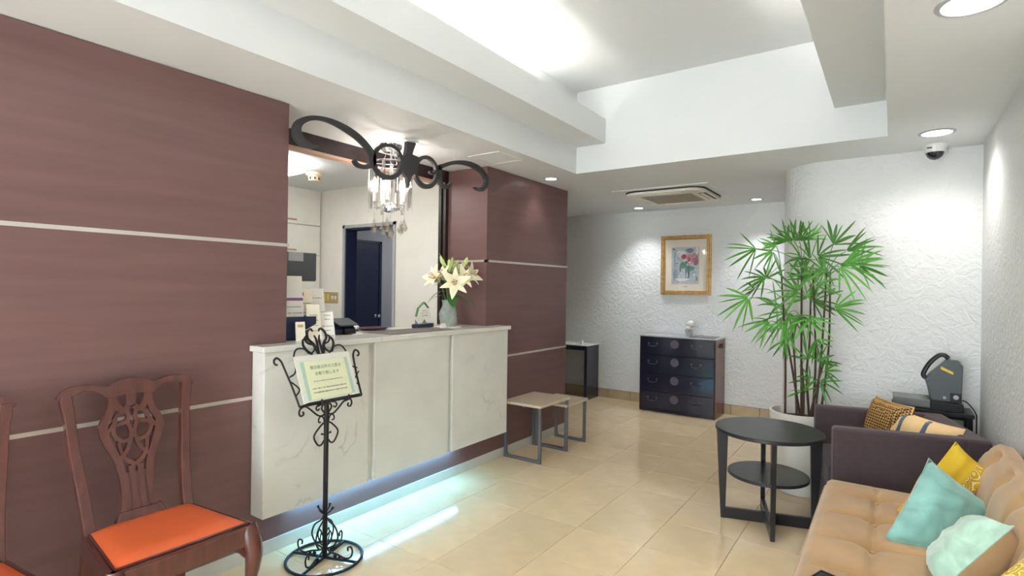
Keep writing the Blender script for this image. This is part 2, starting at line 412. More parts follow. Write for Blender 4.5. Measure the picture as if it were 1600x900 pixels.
# counter-side wall: carcass, panels in three rows, metal strips
wl = MB(); wl.box(-3.05, XP-.02, YN, 1.685, 0, ZC); wl.box(-3.05, XP-.02, 3.44, 4.714, 0, ZC); wl.box(-2.75, XP-.02, 1.685, 3.44, 0, 1.05)
wl = struct('wall_left', wl, 'darkbrown')
rows = ((.07, .818), (.832, 1.600), (1.614, 2.357))
for k, (z0, z1) in enumerate(rows):
    if k == 0: obj('panel', B(XP-.02, XP, YN, 4.716, z0, z1), 'panel', wl)
    else:
        obj('panel', B(XP-.02, XP, YN, 1.687, z0, z1), 'panel', wl); obj('panel', B(XP-.02, XP, 3.42, 4.716, z0, z1), 'panel', wl)
        obj('return_panel', B(-3.05, XP-.02, 3.42, 3.44, z0, z1), 'panel', wl)
for zz in (.825, 1.607):
    obj('metal_strip', B(XP-.02, XP+.004, YN, 1.695 if zz > 1 else 1.6, zz-.0085, zz+.0085), 'strip', wl)
    obj('metal_strip', B(XP-.02, XP+.004, 3.416, 4.722, zz-.0085, zz+.0085), 'strip', wl)
    if zz > 1: obj('metal_strip', B(-3.05, XP+.004, 3.416, 3.44, zz-.0085, zz+.0085), 'strip', wl)
struct('baseboard_left', B(XP-.02, XP+.006, YN, 4.718, 0, .07), 'base', bevel=.002)
lt = struct('trim_3', B(-3.13, -3.05, 1.685, 3.44, 2.262, ZC), 'darkbrown')
obj('lit_edge', B(-3.135, -3.06, 1.685, 3.44, 2.245, 2.262), 'lightbrown', lt)  # lit underside of the lintel, put into a paler colour
struct('trim_4', MB().box(-3.075, -3.05, 3.385, 3.42, 1.06, 2.262).box(-3.13, -3.10, 3.385, 3.46, 1.06, 2.262).box(-3.10, -3.075, 3.40, 3.44, 1.06, 2.262), 'darkbrown')

# back wall with tiled base, curved projecting wall, right wall, entrance wall
wb = struct('wall_back', B(-4.0, .9, YB, YB+.12, 0, ZC), 'stucco')
bb = struct('baseboard_back', B(-3.88, -.73, YB-.008, YB, 0, .112), mat('base_grout', (120, 102, 80), .8, var=.1))
tbm = MB().box(.003, .297, -.008, 0, 0, .108); s0 = None
for k in range(11):
    if s0 is None: s0 = obj('tile', tbm, 'btile', bb); s0.location = (-3.96+.085, YB-.006, 0)
    else: share(s0, (-3.96+.085+.3*k, YB-.006, 0), bb)
struct('wall_alcove', B(-4.0, -3.88, 4.714, YB, 0, ZC), 'stucco')
cx, cy, rr = -.379, 4.95, .35
poly = [(.9, 4.6)] + [(cx+rr*cos(a), cy+rr*sin(a)) for a in [R(270-90*i/14) for i in range(15)]] + [(cx-rr, YB), (.9, YB)]
struct('wall_corner', MB().prism(poly, lambda p, q, t: (p, q, t), 0, ZC), 'stucco', smooth=True)
struct('wall_right', B(XR, XR+.12, YN, 4.6, 0, ZC), 'stucco')
wf = MB(); wf.box(-2.66, -2.3, YN-.12, YN, 0, ZC); wf.box(.2, XR+.1, YN-.12, YN, 0, ZC); wf.box(-2.3, .2, YN-.12, YN, 2.2, ZC)
struct('wall_front', wf, 'white')
w1 = struct('window_1', B(-2.3, .2, YN-.07, YN-.062, .06, 2.16), 'clear')
fm = MB().box(-2.3, .2, YN-.09, YN-.04, 0, .06).box(-2.3, .2, YN-.09, YN-.04, 2.14, 2.2)
for xx in (-2.3, -1.47, -.64, .15): fm.box(xx, xx+.05, YN-.092, YN-.038, .06, 2.14)
obj('window_frame', fm, 'strip', w1)

# office behind the counter
ox0, ox1, oz = -4.49, -3.74, 1.99
wo = MB(); wo.box(XO-.1, ox0, YO, YO+.12, 0, ZC); wo.box(ox1, -3.12, YO, YO+.12, 0, ZC); wo.box(ox0, ox1, YO, YO+.12, oz, ZC)
wo.box(-3.14, -3.05, 3.42, YO+.12, 0, ZC)
struct('wall_office_side', wo, 'office')
struct('wall_office_back', MB().box(XO-.12, XO-.02, .1, YO, 0, ZC), 'office')
struct('wall_office_near', B(XO-.1, -3.05, .1, .2, 0, ZC), 'office')
d1 = MB(); d1.box(ox0, ox0+.03, YO-.012, YO+.13, 0, oz); d1.box(ox1-.03, ox1, YO-.012, YO+.13, 0, oz); d1.box(ox0, ox1, YO-.012, YO+.13, oz-.03, oz)
d1 = struct('door_1', d1, 'ltgrey')
d1['label'] = 'open doorway of the office with pale frame and navy jamb'
obj('jamb_lining', MB().box(ox0+.03, ox0+.045, YO+.0, YO+.13, 0, oz-.03).box(ox0+.03, ox1-.03, YO+.02, YO+.13, oz-.045, oz-.03), 'navy', d1)
# corridor beyond the doorway
XC = -5.6
struct('wall_corridor_back', B(XC-.1, XC, 3.4, 6.3, 0, ZC), 'grey')
struct('wall_corridor_end', MB().box(XC-.1, -3.9, 6.2, 6.3, 0, ZC).box(XC-.1, XO-.1, 3.4, 3.5, 0, ZC).box(-3.62, -3.5, 3.6, 4.72, 0, ZC).box(-4.05, -3.5, 4.66, 4.72, 0, ZC), 'grey')
obj('corridor_floor', B(XC, -3.6, 3.6, 6.2, -.006, 0), 'grey', fl)
d2 = struct('door_2', MB().box(XC, XC+.03, 4.02, 4.06, 0, 1.98).box(XC, XC+.03, 4.9, 4.94, 0, 1.98).box(XC, XC+.03, 4.02, 4.94, 1.95, 1.98), 'navy')
obj('door_leaf', B(XC, XC+.02, 4.06, 4.9, .01, 1.95), 'navy', d2, bevel=.003)
obj('door_handle', MB().lathe([(.022, 0), (.022, .01), (.008, .012), (.008, .05), (.026, .06), (.024, .085), (.01, .09)], (XC+.02, 4.84, 1.0), 14, 'x'), 'chrome', d2, smooth=True)
lp = thing('corridor_fill_lamp', 'unseen ceiling lamp added to brighten the grey corridor past the office doorway', 'lamp', (-4.7, 5.4, ZC))  # added out of view to brighten the corridor walls
obj('lamp_body', MB().lathe([(.16, -.03), (.17, 0)], n=24), 'plastic', lp); obj('diffuser', MB().lathe([(.05, -.06), (.13, -.05), (.15, -.03)], n=24), 'corrfill', lp)

# ================================================================== COUNTER
CT = 1.09
rc = thing('reception_counter', 'white marble reception counter floating on the dark panelled wall', 'counter', (-2.59, 2.54, 0))
YL, YRt = 1.50, 3.57
obj('body', B(XP+.006, -2.562, YL+.01, YRt-.01, .24, 1.06), 'marble', rc, world=True)
mk = [YL, 2.178, 2.882, YRt]
for k in range(3):
    a, b = mk[k]+(.022 if k else 0), mk[k+1]-(.022 if k < 2 else 0)
    obj('marble_panel', B(XP+.004, -2.53, a, b, .235, 1.06), 'marble', rc, world=True, bevel=.003)
for k in (1, 2): obj('groove_strip', B(XP+.004, -2.556, mk[k]-.0215, mk[k]+.0215, .2352, 1.06), 'marble', rc, world=True)
top = [(-2.512, YL-.015), (-2.512, YRt+.02), (XP+.001, YRt+.02), (XP+.001, 3.415), (-3.049, 3.415), (-3.049, 1.69), (XP+.001, 1.69), (XP+.001, YL-.015)]
obj('countertop', MB().prism(top, lambda p, q, t: (p, q, t), 1.06, CT), 'marble', rc, world=True, bevel=.004)
obj('light_bar', B(-2.606, -2.590, 1.72, 3.04, .2275, .240), 'led', rc, world=True)

# ================================================================== HANGING ORNAMENT (in the plane of the opening)
oc = lambda x, y: (atx(430+x/4.286, 160+y/4.286, -2.605).y, atx(430+x/4.286, 160+y/4.286, -2.605).z)
orn = thing('scroll_ornament', 'large charcoal scrollwork ornament hanging over the reception counter', 'ornament', (-2.605, 2.52, 2.10))
ofn = lambda p, q, t: (t, p, q)
SC = 1/4.286*.00447*1.0
def ostroke(mb, pts):
    sp = spline(pts, 7); p2 = []; wd = []
    for x, y, wv in sp:
        a = oc(x, y); b = oc(x, y+wv); p2.append(a); wd.append(abs(a[1]-b[1]))
    mb.stroke(p2, wd, ofn, -2.616, -2.594)
m_ = MB()
ostroke(m_, [(285, 298, 6), (235, 292, 34), (180, 268, 58), (148, 225, 66), (142, 180, 60), (160, 138, 46), (215, 110, 34), (290, 106, 26), (380, 130, 32), (470, 176, 42), (550, 232, 44), (612, 296, 44), (648, 350, 44), (652, 395, 42), (632, 425, 36), (590, 432, 28), (548, 418, 28), (524, 385, 26)])
obj('left_scroll', m_, 'ornament', orn, world=True)
m_ = MB(); ostroke(m_, [(1085, 440, 34), (1120, 425, 26), (1200, 403, 24), (1290, 410, 30), (1365, 448, 38), (1408, 505, 40), (1408, 552, 34), (1382, 582, 28), (1350, 580, 18), (1328, 568, 8)])
obj('right_scroll', m_, 'ornament', orn, world=True)
m_ = MB(); ostroke(m_, [(1100, 430, 38), (1092, 480, 40), (1100, 530, 32), (1125, 562, 26), (1155, 562, 22), (1176, 535, 12)])
ostroke(m_, [(1030, 466, 14), (1052, 476, 16), (1072, 462, 20)])
obj('right_hook', m_, 'ornament', orn, world=True)
for nm, cxx, cyy, rx, ry in (('left_ring', 752, 396, 94, 108), ('right_ring', 1008, 466, 72, 98)):
    m_ = MB(); ostroke(m_, [(cxx+rx*cos(a), cyy+.06*rx*cos(a)*2+ry*sin(a), 27+4*sin(a)) for a in [R(20*i) for i in range(19)]])
    obj(nm, m_, 'ornament', orn, world=True)
m_ = MB(); ostroke(m_, [(905, 262, 62), (897, 300, 44), (892, 340, 36)])
sp = [(875, 262), (935, 275), (918, 320), (910, 350), (960, 372), (938, 400), (948, 440), (925, 480), (903, 500), (885, 575), (872, 500), (850, 470), (820, 440), (838, 400), (820, 370), (865, 350), (872, 310)]
m_ = MB(); m_.prism([oc(*p) for p in sp], ofn, -2.619, -2.591)
obj('centre_motif', m_, 'ornament', orn, world=True)
for x, y0, y1 in ((478, 90, 190), (1205, 330, 404)):
    a = oc(x, y1); obj('hanging_wire', MB().tube([(-2.605, a[0], a[1]), (-2.605, a[0], ZC)], .0015, 6), 'chrome', orn, world=True)
a = oc(905, 262); obj('ceiling_bracket', MB().box(-2.62, -2.59, a[0]-.06, a[0]+.06, ZC-.012, ZC).box(-2.612, -2.598, a[0]-.012, a[0]+.012, a[1]-.01, ZC), 'white', orn, world=True)

# ================================================================== CHANDELIER
ch = thing('chandelier', 'chrome chandelier with hanging crystal bars and lit candle bulbs', 'chandelier', (-2.83, 2.575, 1.90))
zc0 = ZC-1.90
obj('canopy', MB().lathe([(.012, zc0-.05), (.05, zc0-.045), (.075, zc0-.02), (.08, zc0)], n=24), 'chrome', ch, smooth=True)
obj('rod', MB().tube([(0, 0, .04), (0, 0, zc0-.04)], .006, 8), 'chrome', ch)
for a in (0, 120, 240): obj('rod', MB().tube([(.06*cos(R(a)), .06*sin(R(a)), .33), (.02*cos(R(a)), .02*sin(R(a)), zc0-.04)], .002, 6), 'chrome', ch)
obj('hub', MB().lathe([(.02, 0), (.045, .01), (.048, .03), (.035, .05), (.012, .07)], n=20), 'chrome', ch, smooth=True)
obj('top_ring', MB().tube([(.145*cos(R(a)), .145*sin(R(a)), .33) for a in range(0, 360, 12)], .006, 6, True), 'chrome', ch)
for a in (45, 135, 225, 315): obj('ring_spoke', MB().tube([(0, 0, .33), (.145*cos(R(a)), .145*sin(R(a)), .33)], .003, 6), 'chrome', ch)
for k in range(5):
    a = R(20+72*k); c_, s_ = cos(a), sin(a)
    obj('arm', MB().tube(spline([(.04*c_, .04*s_, .03), (.08*c_, .08*s_, .028), (.103*c_, .103*s_, .035), (.105*c_, .105*s_, .075)], 5), .005, 8), 'chrome', ch, smooth=True)
    cd = obj('candle', MB().lathe([(.014, .07), (.016, .075), (.0095, .08), (.0095, .16)], (.105*c_, .105*s_, 0), 12), 'plastic', ch)
    obj('bulb', MB().lathe([(.006, .16), (.015, .185), (.013, .205), (.004, .235)], (.105*c_, .105*s_, 0), 12), 'bulb', cd, smooth=True)
    bl = bpy.data.lights.new('bulb_light', 'POINT'); bl.energy = P_CHAND; bl.color = (1, .88, .82); bl.shadow_soft_size = .012
    lo = bpy.data.objects.new('bulb_light', bl); COL.objects.link(lo); lo.parent = ch; lo.location = (.132*c_, .132*s_, .205)
    obj('drop_chain', MB().tube([(.105*c_, .105*s_, .03), (.105*c_, .105*s_, -.045)], .0018, 6), 'chrome', ch)
    dr = MB().lathe([(.002, -.045), (.012, -.075), (.026, -.105), (.018, -.13), (.003, -.145)], (.105*c_, .105*s_, 0), 6); obj('crystal_drop', dr, 'crystal', ch)
obj('drop_chain', MB().tube([(0, 0, 0), (0, 0, -.075)], .002, 6), 'chrome', ch)
obj('crystal_drop', MB().lathe([(.003, -.075), (.02, -.105), (.034, -.135), (.02, -.165), (.003, -.18)], n=6), 'crystal', ch)
b0 = None
for k in range(18):
    a = R(20*k); 
    if b0 is None: b0 = obj('crystal_bar', MB().box(-.003, .003, -.011, .011, -.26, 0).box(-.002, .002, -.002, .002, 0, .02), 'crystal', ch); q = b0
    else: q = share(b0, (0, 0, 0), ch)
    q.location = (.145*cos(a), .145*sin(a), .32-.03*(k % 3)); q.rotation_euler = (0, 0, a)

# ================================================================== CEILING FITTINGS
def downlight(x, y, label, power, r=.055, ang=95, col=(1, .97, .93), aim=(0, 0)):
    t = thing('ceiling_downlight', label, 'downlight', (x, y, ZC), group='recessed ceiling downlights')
    obj('trim_ring', MB().lathe([(r, 0), (r, -.006), (r+.016, -.004), (r+.018, 0)], n=28, cap=False), 'ltgrey', t, smooth=True)
    obj('lens', MB().lathe([(r*.3, -.0035), (r, -.002)], n=28), 'lens', t)
    l = bpy.data.lights.new('downlight_beam', 'SPOT'); l.energy = power; l.spot_size = R(ang); l.spot_blend = .8; l.shadow_soft_size = r*.8; l.color = col
    o = bpy.data.objects.new('downlight_beam', l); COL.objects.link(o); o.parent = t; o.location = (0, 0, -.012)
    o.rotation_euler = (aim[1], aim[0], 0)
downlight(.206, 4.114, 'round downlight beside the dome camera on the ceiling', P_DOWN, .075, 145)
downlight(.205, 2.33, 'round downlight cut by the top edge above the sofa', P_DOWN, .085, 145)
downlight(-2.471, 4.11, 'small round downlight in front of the right wood panel', P_DOWN*.2, .05, 110)
downlight(-1.18, 6.137, 'small round downlight right of the air conditioner by the back wall', P_WASH, .05, 95, (.94, .97, 1))
downlight(-2.476, 6.137, 'small round downlight left of the picture by the back wall', P_WASH, .05, 95, (.94, .97, 1))
downlight(.2, .55, 'round downlight over the near end of the sofa', P_DOWN, .085, 145)
sp = thing('ceiling_sensor', 'faint flat white disc on the ceiling of the back alcove', 'sensor', (-3.18, 6.14, ZC))
obj('disc', MB().lathe([(.03, -.012), (.05, -.008), (.055, 0)], n=24), 'white', sp, smooth=True)
obj('centre_dot', MB().lathe([(.008, -.016), (.01, -.0125)], n=12), 'ltgrey', sp)
dc = thing('dome_camera', 'white ceiling security camera with smoked dome', 'camera', (.215, 4.46, ZC))
obj('housing', MB().lathe([(.058, -.05), (.062, -.02), (.066, 0)], n=28), 'plastic', dc, smooth=True)
obj('dome', MB().lathe([(.004, -.096), (.024, -.09), (.04, -.076), (.048, -.058), (.05, -.05)], n=28), 'domeb', dc, smooth=True)
obj('status_slot', B(-.045, -.018, -.0655, -.055, -.03, -.022), 'greyp', dc)
ht = thing('ceiling_hatch', 'thin white square access hatch in the soffit over the counter end', 'hatch', (-2.43, 3.24, ZC))
obj('hatch_panel', B(-.13, .13, -.14, .14, -.004, 0), 'ceil', ht)
fr = MB()
for a in ((-.142, -.132, -.152, .152), (.132, .142, -.152, .152), (-.132, .132, -.152, -.142), (-.132, .132, .142, .152)): fr.box(*a, -.006, 0)
obj('hatch_frame', fr, 'plastic', ht)

ac = thing('air_conditioner', 'ivory ceiling cassette air conditioner with taupe grille', 'air conditioner', (-1.82, 5.42, ZC))
obj('ceiling_plate', MB().cham(-.46, .46, -.46, .46, 0, .008, .004), 'ceil', ac); ac.children[0].scale = (1, 1, -1)
def rsq(h, r, n=6):
    out = []
    for cx_, cy_, a0 in ((h-r, h-r, 0), (-h+r, h-r, 90), (-h+r, -h+r, 180), (h-r, -h+r, 270)):
        out += [(cx_+r*cos(R(a0+90*i/n)), cy_+r*sin(R(a0+90*i/n))) for i in range(n+1)]
    return out
obj('shadow_gap', MB().prism(rsq(.395, .15), lambda p, q, t: (p, q, t), -.018, -.008), 'blackp', ac)
obj('face_panel', MB().prism(rsq(.39, .145), lambda p, q, t: (p, q, t), -.045, -.018), 'acw', ac, bevel=.006)
obj('intake_grille', B(-.245, .245, -.245, .245, -.049, -.045), 'vent', ac)
for k in range(4):
    a = R(90*k)
    lo = obj('louvre', MB().box(-.2, .2, -.372, -.30, -.0475, -.045), 'blackp' if k == 1 else 'acw', ac); lo.rotation_euler = (0, 0, a)
    obj('flap', MB().box(-.19, .19, -.35, -.318, -.052, -.0475), 'acw', lo)

# ================================================================== OFFICE THINGS
cb = thing('tall_cabinet', 'cream built-in cabinet with recessed pulls on the office far wall', 'cabinet', (XO, 2.9, 0))
obj('carcass', B(-.018, .0, -1.0, .575, 0, ZC), 'office', cb)
for ya, yb in ((-.86, -.16), (-.15, .56)):
    for z0, z1 in ((1.70, 1.99), (2.0, 2.28), (.9, 1.69)):
        d = obj('cabinet_door', B(0, .02, ya, yb, z0, z1), 'office', cb, bevel=.003)
        obj('handle', B(.02, .032, (ya+yb)/2-.08, (ya+yb)/2+.08, z0+.035, z0+.05), 'lightbrown', d, bevel=.003)
fl_ = thing('flush_ceiling_lamp', 'lit oval ceiling lamp behind the edge of the left wood panel', 'lamp', (-3.95, 2.42, ZC))
obj('mount', MB().lathe([(.10, -.03), (.11, 0)], n=24), 'plastic', fl_)
obj('diffuser', MB().lathe([(.02, -.10), (.14, -.088), (.215, -.06), (.20, -.035), (.1, -.03)], n=32), 'offlamp', fl_, smooth=True)
sd = thing('smoke_detector', 'cream smoke detector on the office ceiling beside the lit lamp', 'smoke detector', (-4.1, 2.86, ZC))
obj('base_plate', MB().lathe([(.066, -.022), (.07, 0)], n=24), 'creamp', sd)
obj('sensor_head', MB().lathe([(.04, -.07), (.046, -.066), (.05, -.03), (.06, -.022)], n=24), 'creamp', sd, smooth=True)
for k in range(8): obj('sensor_slot', B(.045, .051, -.006, .006, -.06, -.038), 'darkbrown', sd).rotation_euler = (0, 0, R(45*k+20))
sw = thing('switch_plate', 'brass wall plate with three switches beside the office doorway', 'switch', (-4.695, YO, 1.27))
obj('plate', B(-.135, .135, -.008, 0, -.055, .055), 'brass', sw, bevel=.002)
obj('rocker', B(-.11, -.05, -.014, -.008, -.04, .04), 'brassl', sw, bevel=.002)
obj('rocker', B(-.035, .005, -.012, -.008, -.035, .035), 'brassl', sw, bevel=.002)
for xx in (.035, .085): obj('button', B(xx, xx+.03, -.012, -.008, -.018, .018), 'plastic', sw)
mo = thing('computer_monitor', 'dark grey computer monitor seen from behind at the reception desk', 'monitor', (-3.42, 2.2, .74))
obj('stand_base', B(-.1, .1, -.13, .13, 0, .015), 'blackp', mo, bevel=.004)
obj('stand_neck', B(-.02, .02, -.03, .03, .015, .72), 'blackp', mo)
obj('back_shell', B(-.02, .02, -.30, .205, .682, .885), 'greyp', mo, bevel=.008)
obj('note', B(.02, .0215, -.02, .095, .822, .882), 'ltgrey', mo)
dk = thing('office_desk', 'plain pale desk behind the reception counter', 'desk', (-3.55, 2.4, 0))
obj('desk_top', B(-.3, .38, -.72, .9, .70, .74), 'plastic', dk, bevel=.004)
for yy in (-.68, .86): obj('side_panel', B(-.28, .3, yy-.02, yy+.02, 0, .70), 'plastic', dk)

# ================================================================== THINGS ON THE COUNTER
def marks(mb, fn, x0, x1, y, h, seed=1, step=.004):
    # a row of small illegible strokes of print
    rd = random.Random(seed); x = x0
    while x < x1:
        wv = step*rd.uniform(.5, 1.2); hh = h*rd.uniform(.4, 1)
        mb.add([fn(x, y-hh/2), fn(x+wv, y-hh/2), fn(x+wv, y+hh/2), fn(x, y+hh/2)], [(0, 1, 2, 3)]); x += wv*rd.uniform(1.2, 1.7)
def leaflet(name, label, loc, w_, h_, lean, rz, m='paper', th=.004, bands=(), lines=(), group=None):
    # upright printed card leaning back: local x = thickness (front +x), y = width, z = height
    t = thing(name, label, 'leaflet', loc, rz, group)
    fn = lambda x, y, off=0.: (off-y*sin(lean), x, y*cos(lean))
    obj('sheet', MB().add([fn(-w_/2, 0, -th), fn(w_/2, 0, -th), fn(w_/2, h_, -th), fn(-w_/2, h_, -th), fn(-w_/2, 0), fn(w_/2, 0), fn(w_/2, h_), fn(-w_/2, h_)],
        [(0, 3, 2, 1), (4, 5, 6, 7), (0, 1, 5, 4), (1, 2, 6, 5), (2, 3, 7, 6), (3, 0, 4, 7)]), m, t)
    for mm, y0, y1, x0, x1 in bands:
        obj('printed_band', MB().add([fn(x0*w_, y0*h_, .0006), fn(x1*w_, y0*h_, .0006), fn(x1*w_, y1*h_, .0006), fn(x0*w_, y1*h_, .0006)], [(0, 1, 2, 3)]), mm, t)
    if lines:
        mb = MB()
        for k, (y, a, b) in enumerate(lines): marks(mb, lambda x, yy: fn(x, yy, .0006), a*w_, b*w_, y*h_, .006, k)
        obj('print', mb, 'ink', t)
    return t
bx = thing('leaflet_box', 'navy box holding maps beside the edge of the left wood panel', 'box', (-2.74, 1.83, CT), R(-10))
obj('box_body', MB().box(-.05, .05, -.12, .075, 0, .006).box(-.05, -.045, -.12, .075, 0, .13).box(.045, .05, -.12, .075, 0, .13).box(-.05, .05, -.12, -.115, 0, .13).box(-.05, .05, .07, .075, 0, .13), 'navy', bx)
obj('label_line', B(.05, .051, .0, .05, .055, .059), 'paper', bx)
obj('label_line', B(.05, .051, .0, .05, .032, .036), 'paper', bx)
leaflet('folded_map', 'folded map with red and blue band standing in the navy box', (-2.725, 1.80, CT+.01), .10, .35, R(8), R(-10), 'paper', bands=(('blue', .62, .645, -.5, .5), ('red', .60, .62, -.5, .5)), lines=((.25, -.4, .4), (.4, -.4, .4), (.5, -.4, .4)))
leaflet('folded_map', 'pale relief map leaflet standing between the navy box and price cards', (-2.76, 1.885, CT+.01), .10, .275, R(8), R(-10), 'paperc', bands=(('blue', .90, .93, -.5, 0), ('red', .86, .90, -.5, 0)), lines=((.3, -.4, .4), (.5, -.4, .4), (.7, -.4, .4)))
leaflet('information_card', 'tall white information card behind the two price cards', (-2.79, 2.005, CT), .085, .295, R(14), R(-14), 'paper', lines=((.8, -.3, .3), (.5, .0, .2), (.4, .0, .2), (.3, .0, .2)))
leaflet('information_card', 'tall cream card leaning beside the iron sign stand crest', (-2.655, 1.875, CT), .075, .205, R(18), R(-20), 'paperc', th=.012, lines=((.7, -.25, .25), (.55, -.3, .35), (.4, -.2, .3), (.25, -.2, .3)))
leaflet('information_card', 'white bordered card nearest the card terminal', (-2.655, 1.965, CT), .075, .165, R(20), R(-20), 'paper', th=.014, bands=(('ink', .97, .985, -.45, .45), ('ink', .10, .115, -.45, .45)), lines=((.85, -.2, .25), (.7, -.2, .2), (.45, -.35, .35), (.3, -.2, .2)))
leaflet('information_card', 'small cream card with a gold mark in front of the navy box', (-2.64, 1.775, CT), .05, .105, R(8), R(-14), 'paperc', th=.01, bands=(('brass', .72, .86, -.3, .3),))
ct = thing('card_terminal', 'navy payment terminal with grey sloping top on the counter', 'terminal', (-2.86, 2.2, CT), R(-6))
obj('body', MB().prism([(-.07, 0), (.06, 0), (.06, .03), (.02, .06), (-.03, .085), (-.07, .08)], lambda p, q, t: (p, t, q), -.075, .075), 'navy', ct, bevel=.005)
obj('top_plate', MB().prism([(-.045, .088), (.075, .052), (.075, .062), (-.045, .098)], lambda p, q, t: (p, t, q), -.05, .085), 'greyp', ct, bevel=.003)
obj('paper_slip', B(.03, .10, .02, .10, 0, .004), 'paper', ct)
obj('key_block', B(.045, .085, -.02, .06, .006, .035), 'blackp', ct, bevel=.003)
dm = thing('desk_mat', 'grey brown leather writing mat on the marble counter', 'mat', (-2.70, 2.66, CT))
obj('mat_sheet', MB().cham(-.135, .125, -.3, .3, 0, .004, .0015), 'mat', dm)
obj('stitch_line', MB().box(-.125, .115, -.292, -.29, .004, .0045).box(-.125, .115, .29, .292, .004, .0045).box(-.127, -.125, -.292, .292, .004, .0045).box(.115, .117, -.292, .292, .004, .0045), 'greyp', dm)
tr = thing('coin_tray', 'plum lacquer coin tray at the back of the counter', 'tray', (-2.95, 2.55, CT))
obj('dish', MB().lathe([(.02, .004), (.09, .004), (.118, .02), (.122, .018), (.095, 0), (.02, 0)], n=28, sx=.62, cap=True), 'plum', tr, smooth=True)
obj('inner_mat', MB().lathe([(.01, .006), (.085, .0065)], n=28, sx=.62), 'plum', tr)
for k, (yy, xx) in enumerate(((2.395, -2.955), (2.42, -2.965))):
    cr = thing('glass_ornament', ('small round glass ornament behind the coin tray, left one', 'small round glass ornament behind the coin tray, right one')[k], 'ornament', (xx, yy, CT), group='glass balls by the coin tray')
    obj('ball', MB().lathe([(.004, .008)]+[(.016*sin(R(a)), .022-.016*cos(R(a))) for a in range(25, 180, 20)], n=14), 'chrome', cr, smooth=True); obj('foot', MB().lathe([(.012, 0), (.009, .008)], n=14), 'blackp', cr)
aw = thing('glass_award', 'pointed clear glass award on a navy base', 'award', (-2.87, 2.955, CT), R(8))
obj('base', MB().box(-.03, .03, -.105, .095, 0, .03), 'navy', aw, bevel=.006)
pl = [(-.07, .028), (.06, .028), (.085, .09), (.06, .145), (.005, .19), (-.068, .145), (-.09, .085)]
obj('glass_plate', MB().prism(pl, lambda p, q, t: (t, p, q), -.009, .009), 'clear', aw)
obj('edge_bevel', MB().stroke(pl[3:], .003, lambda p, q, t: (t, p, q), -.0095, .0095), 'petiole', aw)
mb = MB()
for k, (z_, a, b) in enumerate(((.125, -.03, .03), (.108, -.045, .04), (.09, -.03, .04))): marks(mb, lambda x, y: (.0096, x, y), a, b, z_, .006, k+3)
obj('engraving', mb, 'ink', aw)
obj('emblem', MB().prism([(-.03, .034), (.03, .034), (.0, .062)], lambda p, q, t: (t, p, q), .009, .0096), 'brass', aw)
obj('stand_card', MB().prism([(-.10, .03), (-.10, .065), (-.06, .03)], lambda p, q, t: (t, p, q), -.004, 0), 'ltgrey', aw)
wc = thing('name_card', 'little white folded card between award and lily vase', 'card', (-2.735, 3.02, CT))
obj('card_face', MB().prism([(-.012, 0), (.012, 0), (.001, .035), (-.001, .035)], lambda p, q, t: (p, t, q), -.02, .03), 'paper', wc)
obj('card_fold', B(-.0015, .0015, -.02, .03, .0345, .036), 'paperc', wc)

# lily vase
random.seed(11)
vs_ = thing('lily_vase', 'grey green crumpled glass vase of cream lilies on the counter', 'vase', (-2.80, 3.16, CT))
def crumple(prof, n=20):
    mb = MB(); rd = random.Random(5); vs = []
    for i, (r, h) in enumerate(prof):
        for k in range(n):
            a = 2*pi*k/n+.15*h*10; q = r*(1+.07*sin(3*a+i*.9)+.05*sin(5*a-i*1.7)); vs.append((q*cos(a), q*sin(a), h))
    fs = [(i*n+k, i*n+(k+1) % n, (i+1)*n+(k+1) % n, (i+1)*n+k) for i in range(len(prof)-1) for k in range(n)]
    mb.add(vs, fs + [tuple(range(n))[::-1]]); return mb
obj('vase_glass', crumple([(.058, .004), (.066, .03), (.072, .065), (.07, .10), (.062, .135), (.05, .165), (.053, .19), (.057, .205), (.052, .204), (.046, .165), (.058, .12), (.062, .06), (.05, .012)]), 'frosty', vs_, smooth=True)
obj('doily', MB().lathe([(.10, 0), (.10, .003)], n=28), 'paper', vs_)
def petal(L, wd, curl, n=6):
    vs = []; fs = []
    for i in range(n+1):
        t = i/n; wv = wd*(sin(pi*min(1, t*.9+.08))**.8)*(1-.15*t); z = L*(t-.32*curl*t**3); r = L*(.12*t+curl*.75*t**2)
        for s in (-1, 0, 1): vs.append((r-(.15*wv if s == 0 else 0), s*wv/2, z))
    for i in range(n):
        for k in range(2): fs.append((i*3+k, i*3+k+1, i*3+k+4, i*3+k+3))
    return vs, fs
def lily(pos, d, L=.085, curl=1.0):
    d = V(d).normalized(); q = V((0, 0, 1)).rotation_difference(d)
    mb = MB()
    for k in range(6):
        vs, fs = petal(L*(1.0 if k % 2 else .93), L*(.56 if k % 2 else .42), curl); rm = Matrix.Rotation(R(60*k+random.uniform(-8, 8)), 3, 'Z')
        mb.add([V(pos)+q @ (rm @ V(p)) for p in vs], fs)
    o = obj('lily_bloom', mb, 'lily', vs_, smooth='all')
    mb = MB()
    for k in range(5):
        a = R(72*k); p = V(pos)+q @ V((.018*cos(a), .018*sin(a), L*.75)); mb.tube([V(pos), p], .0012, 5)
        mb.tube([p+q @ V((-.006*sin(a), .006*cos(a), 0)), p-q @ V((-.006*sin(a), .006*cos(a), 0))], .0028, 6)
    obj('stamens', mb, 'anther', o)
    obj('stem', MB().tube(spline([(random.uniform(-.02, .02), random.uniform(-.02, .02), .03), (pos[0]*.35, pos[1]*.35, .2), tuple(pos)], 6), .004, 6), 'petiole', vs_, smooth=True)
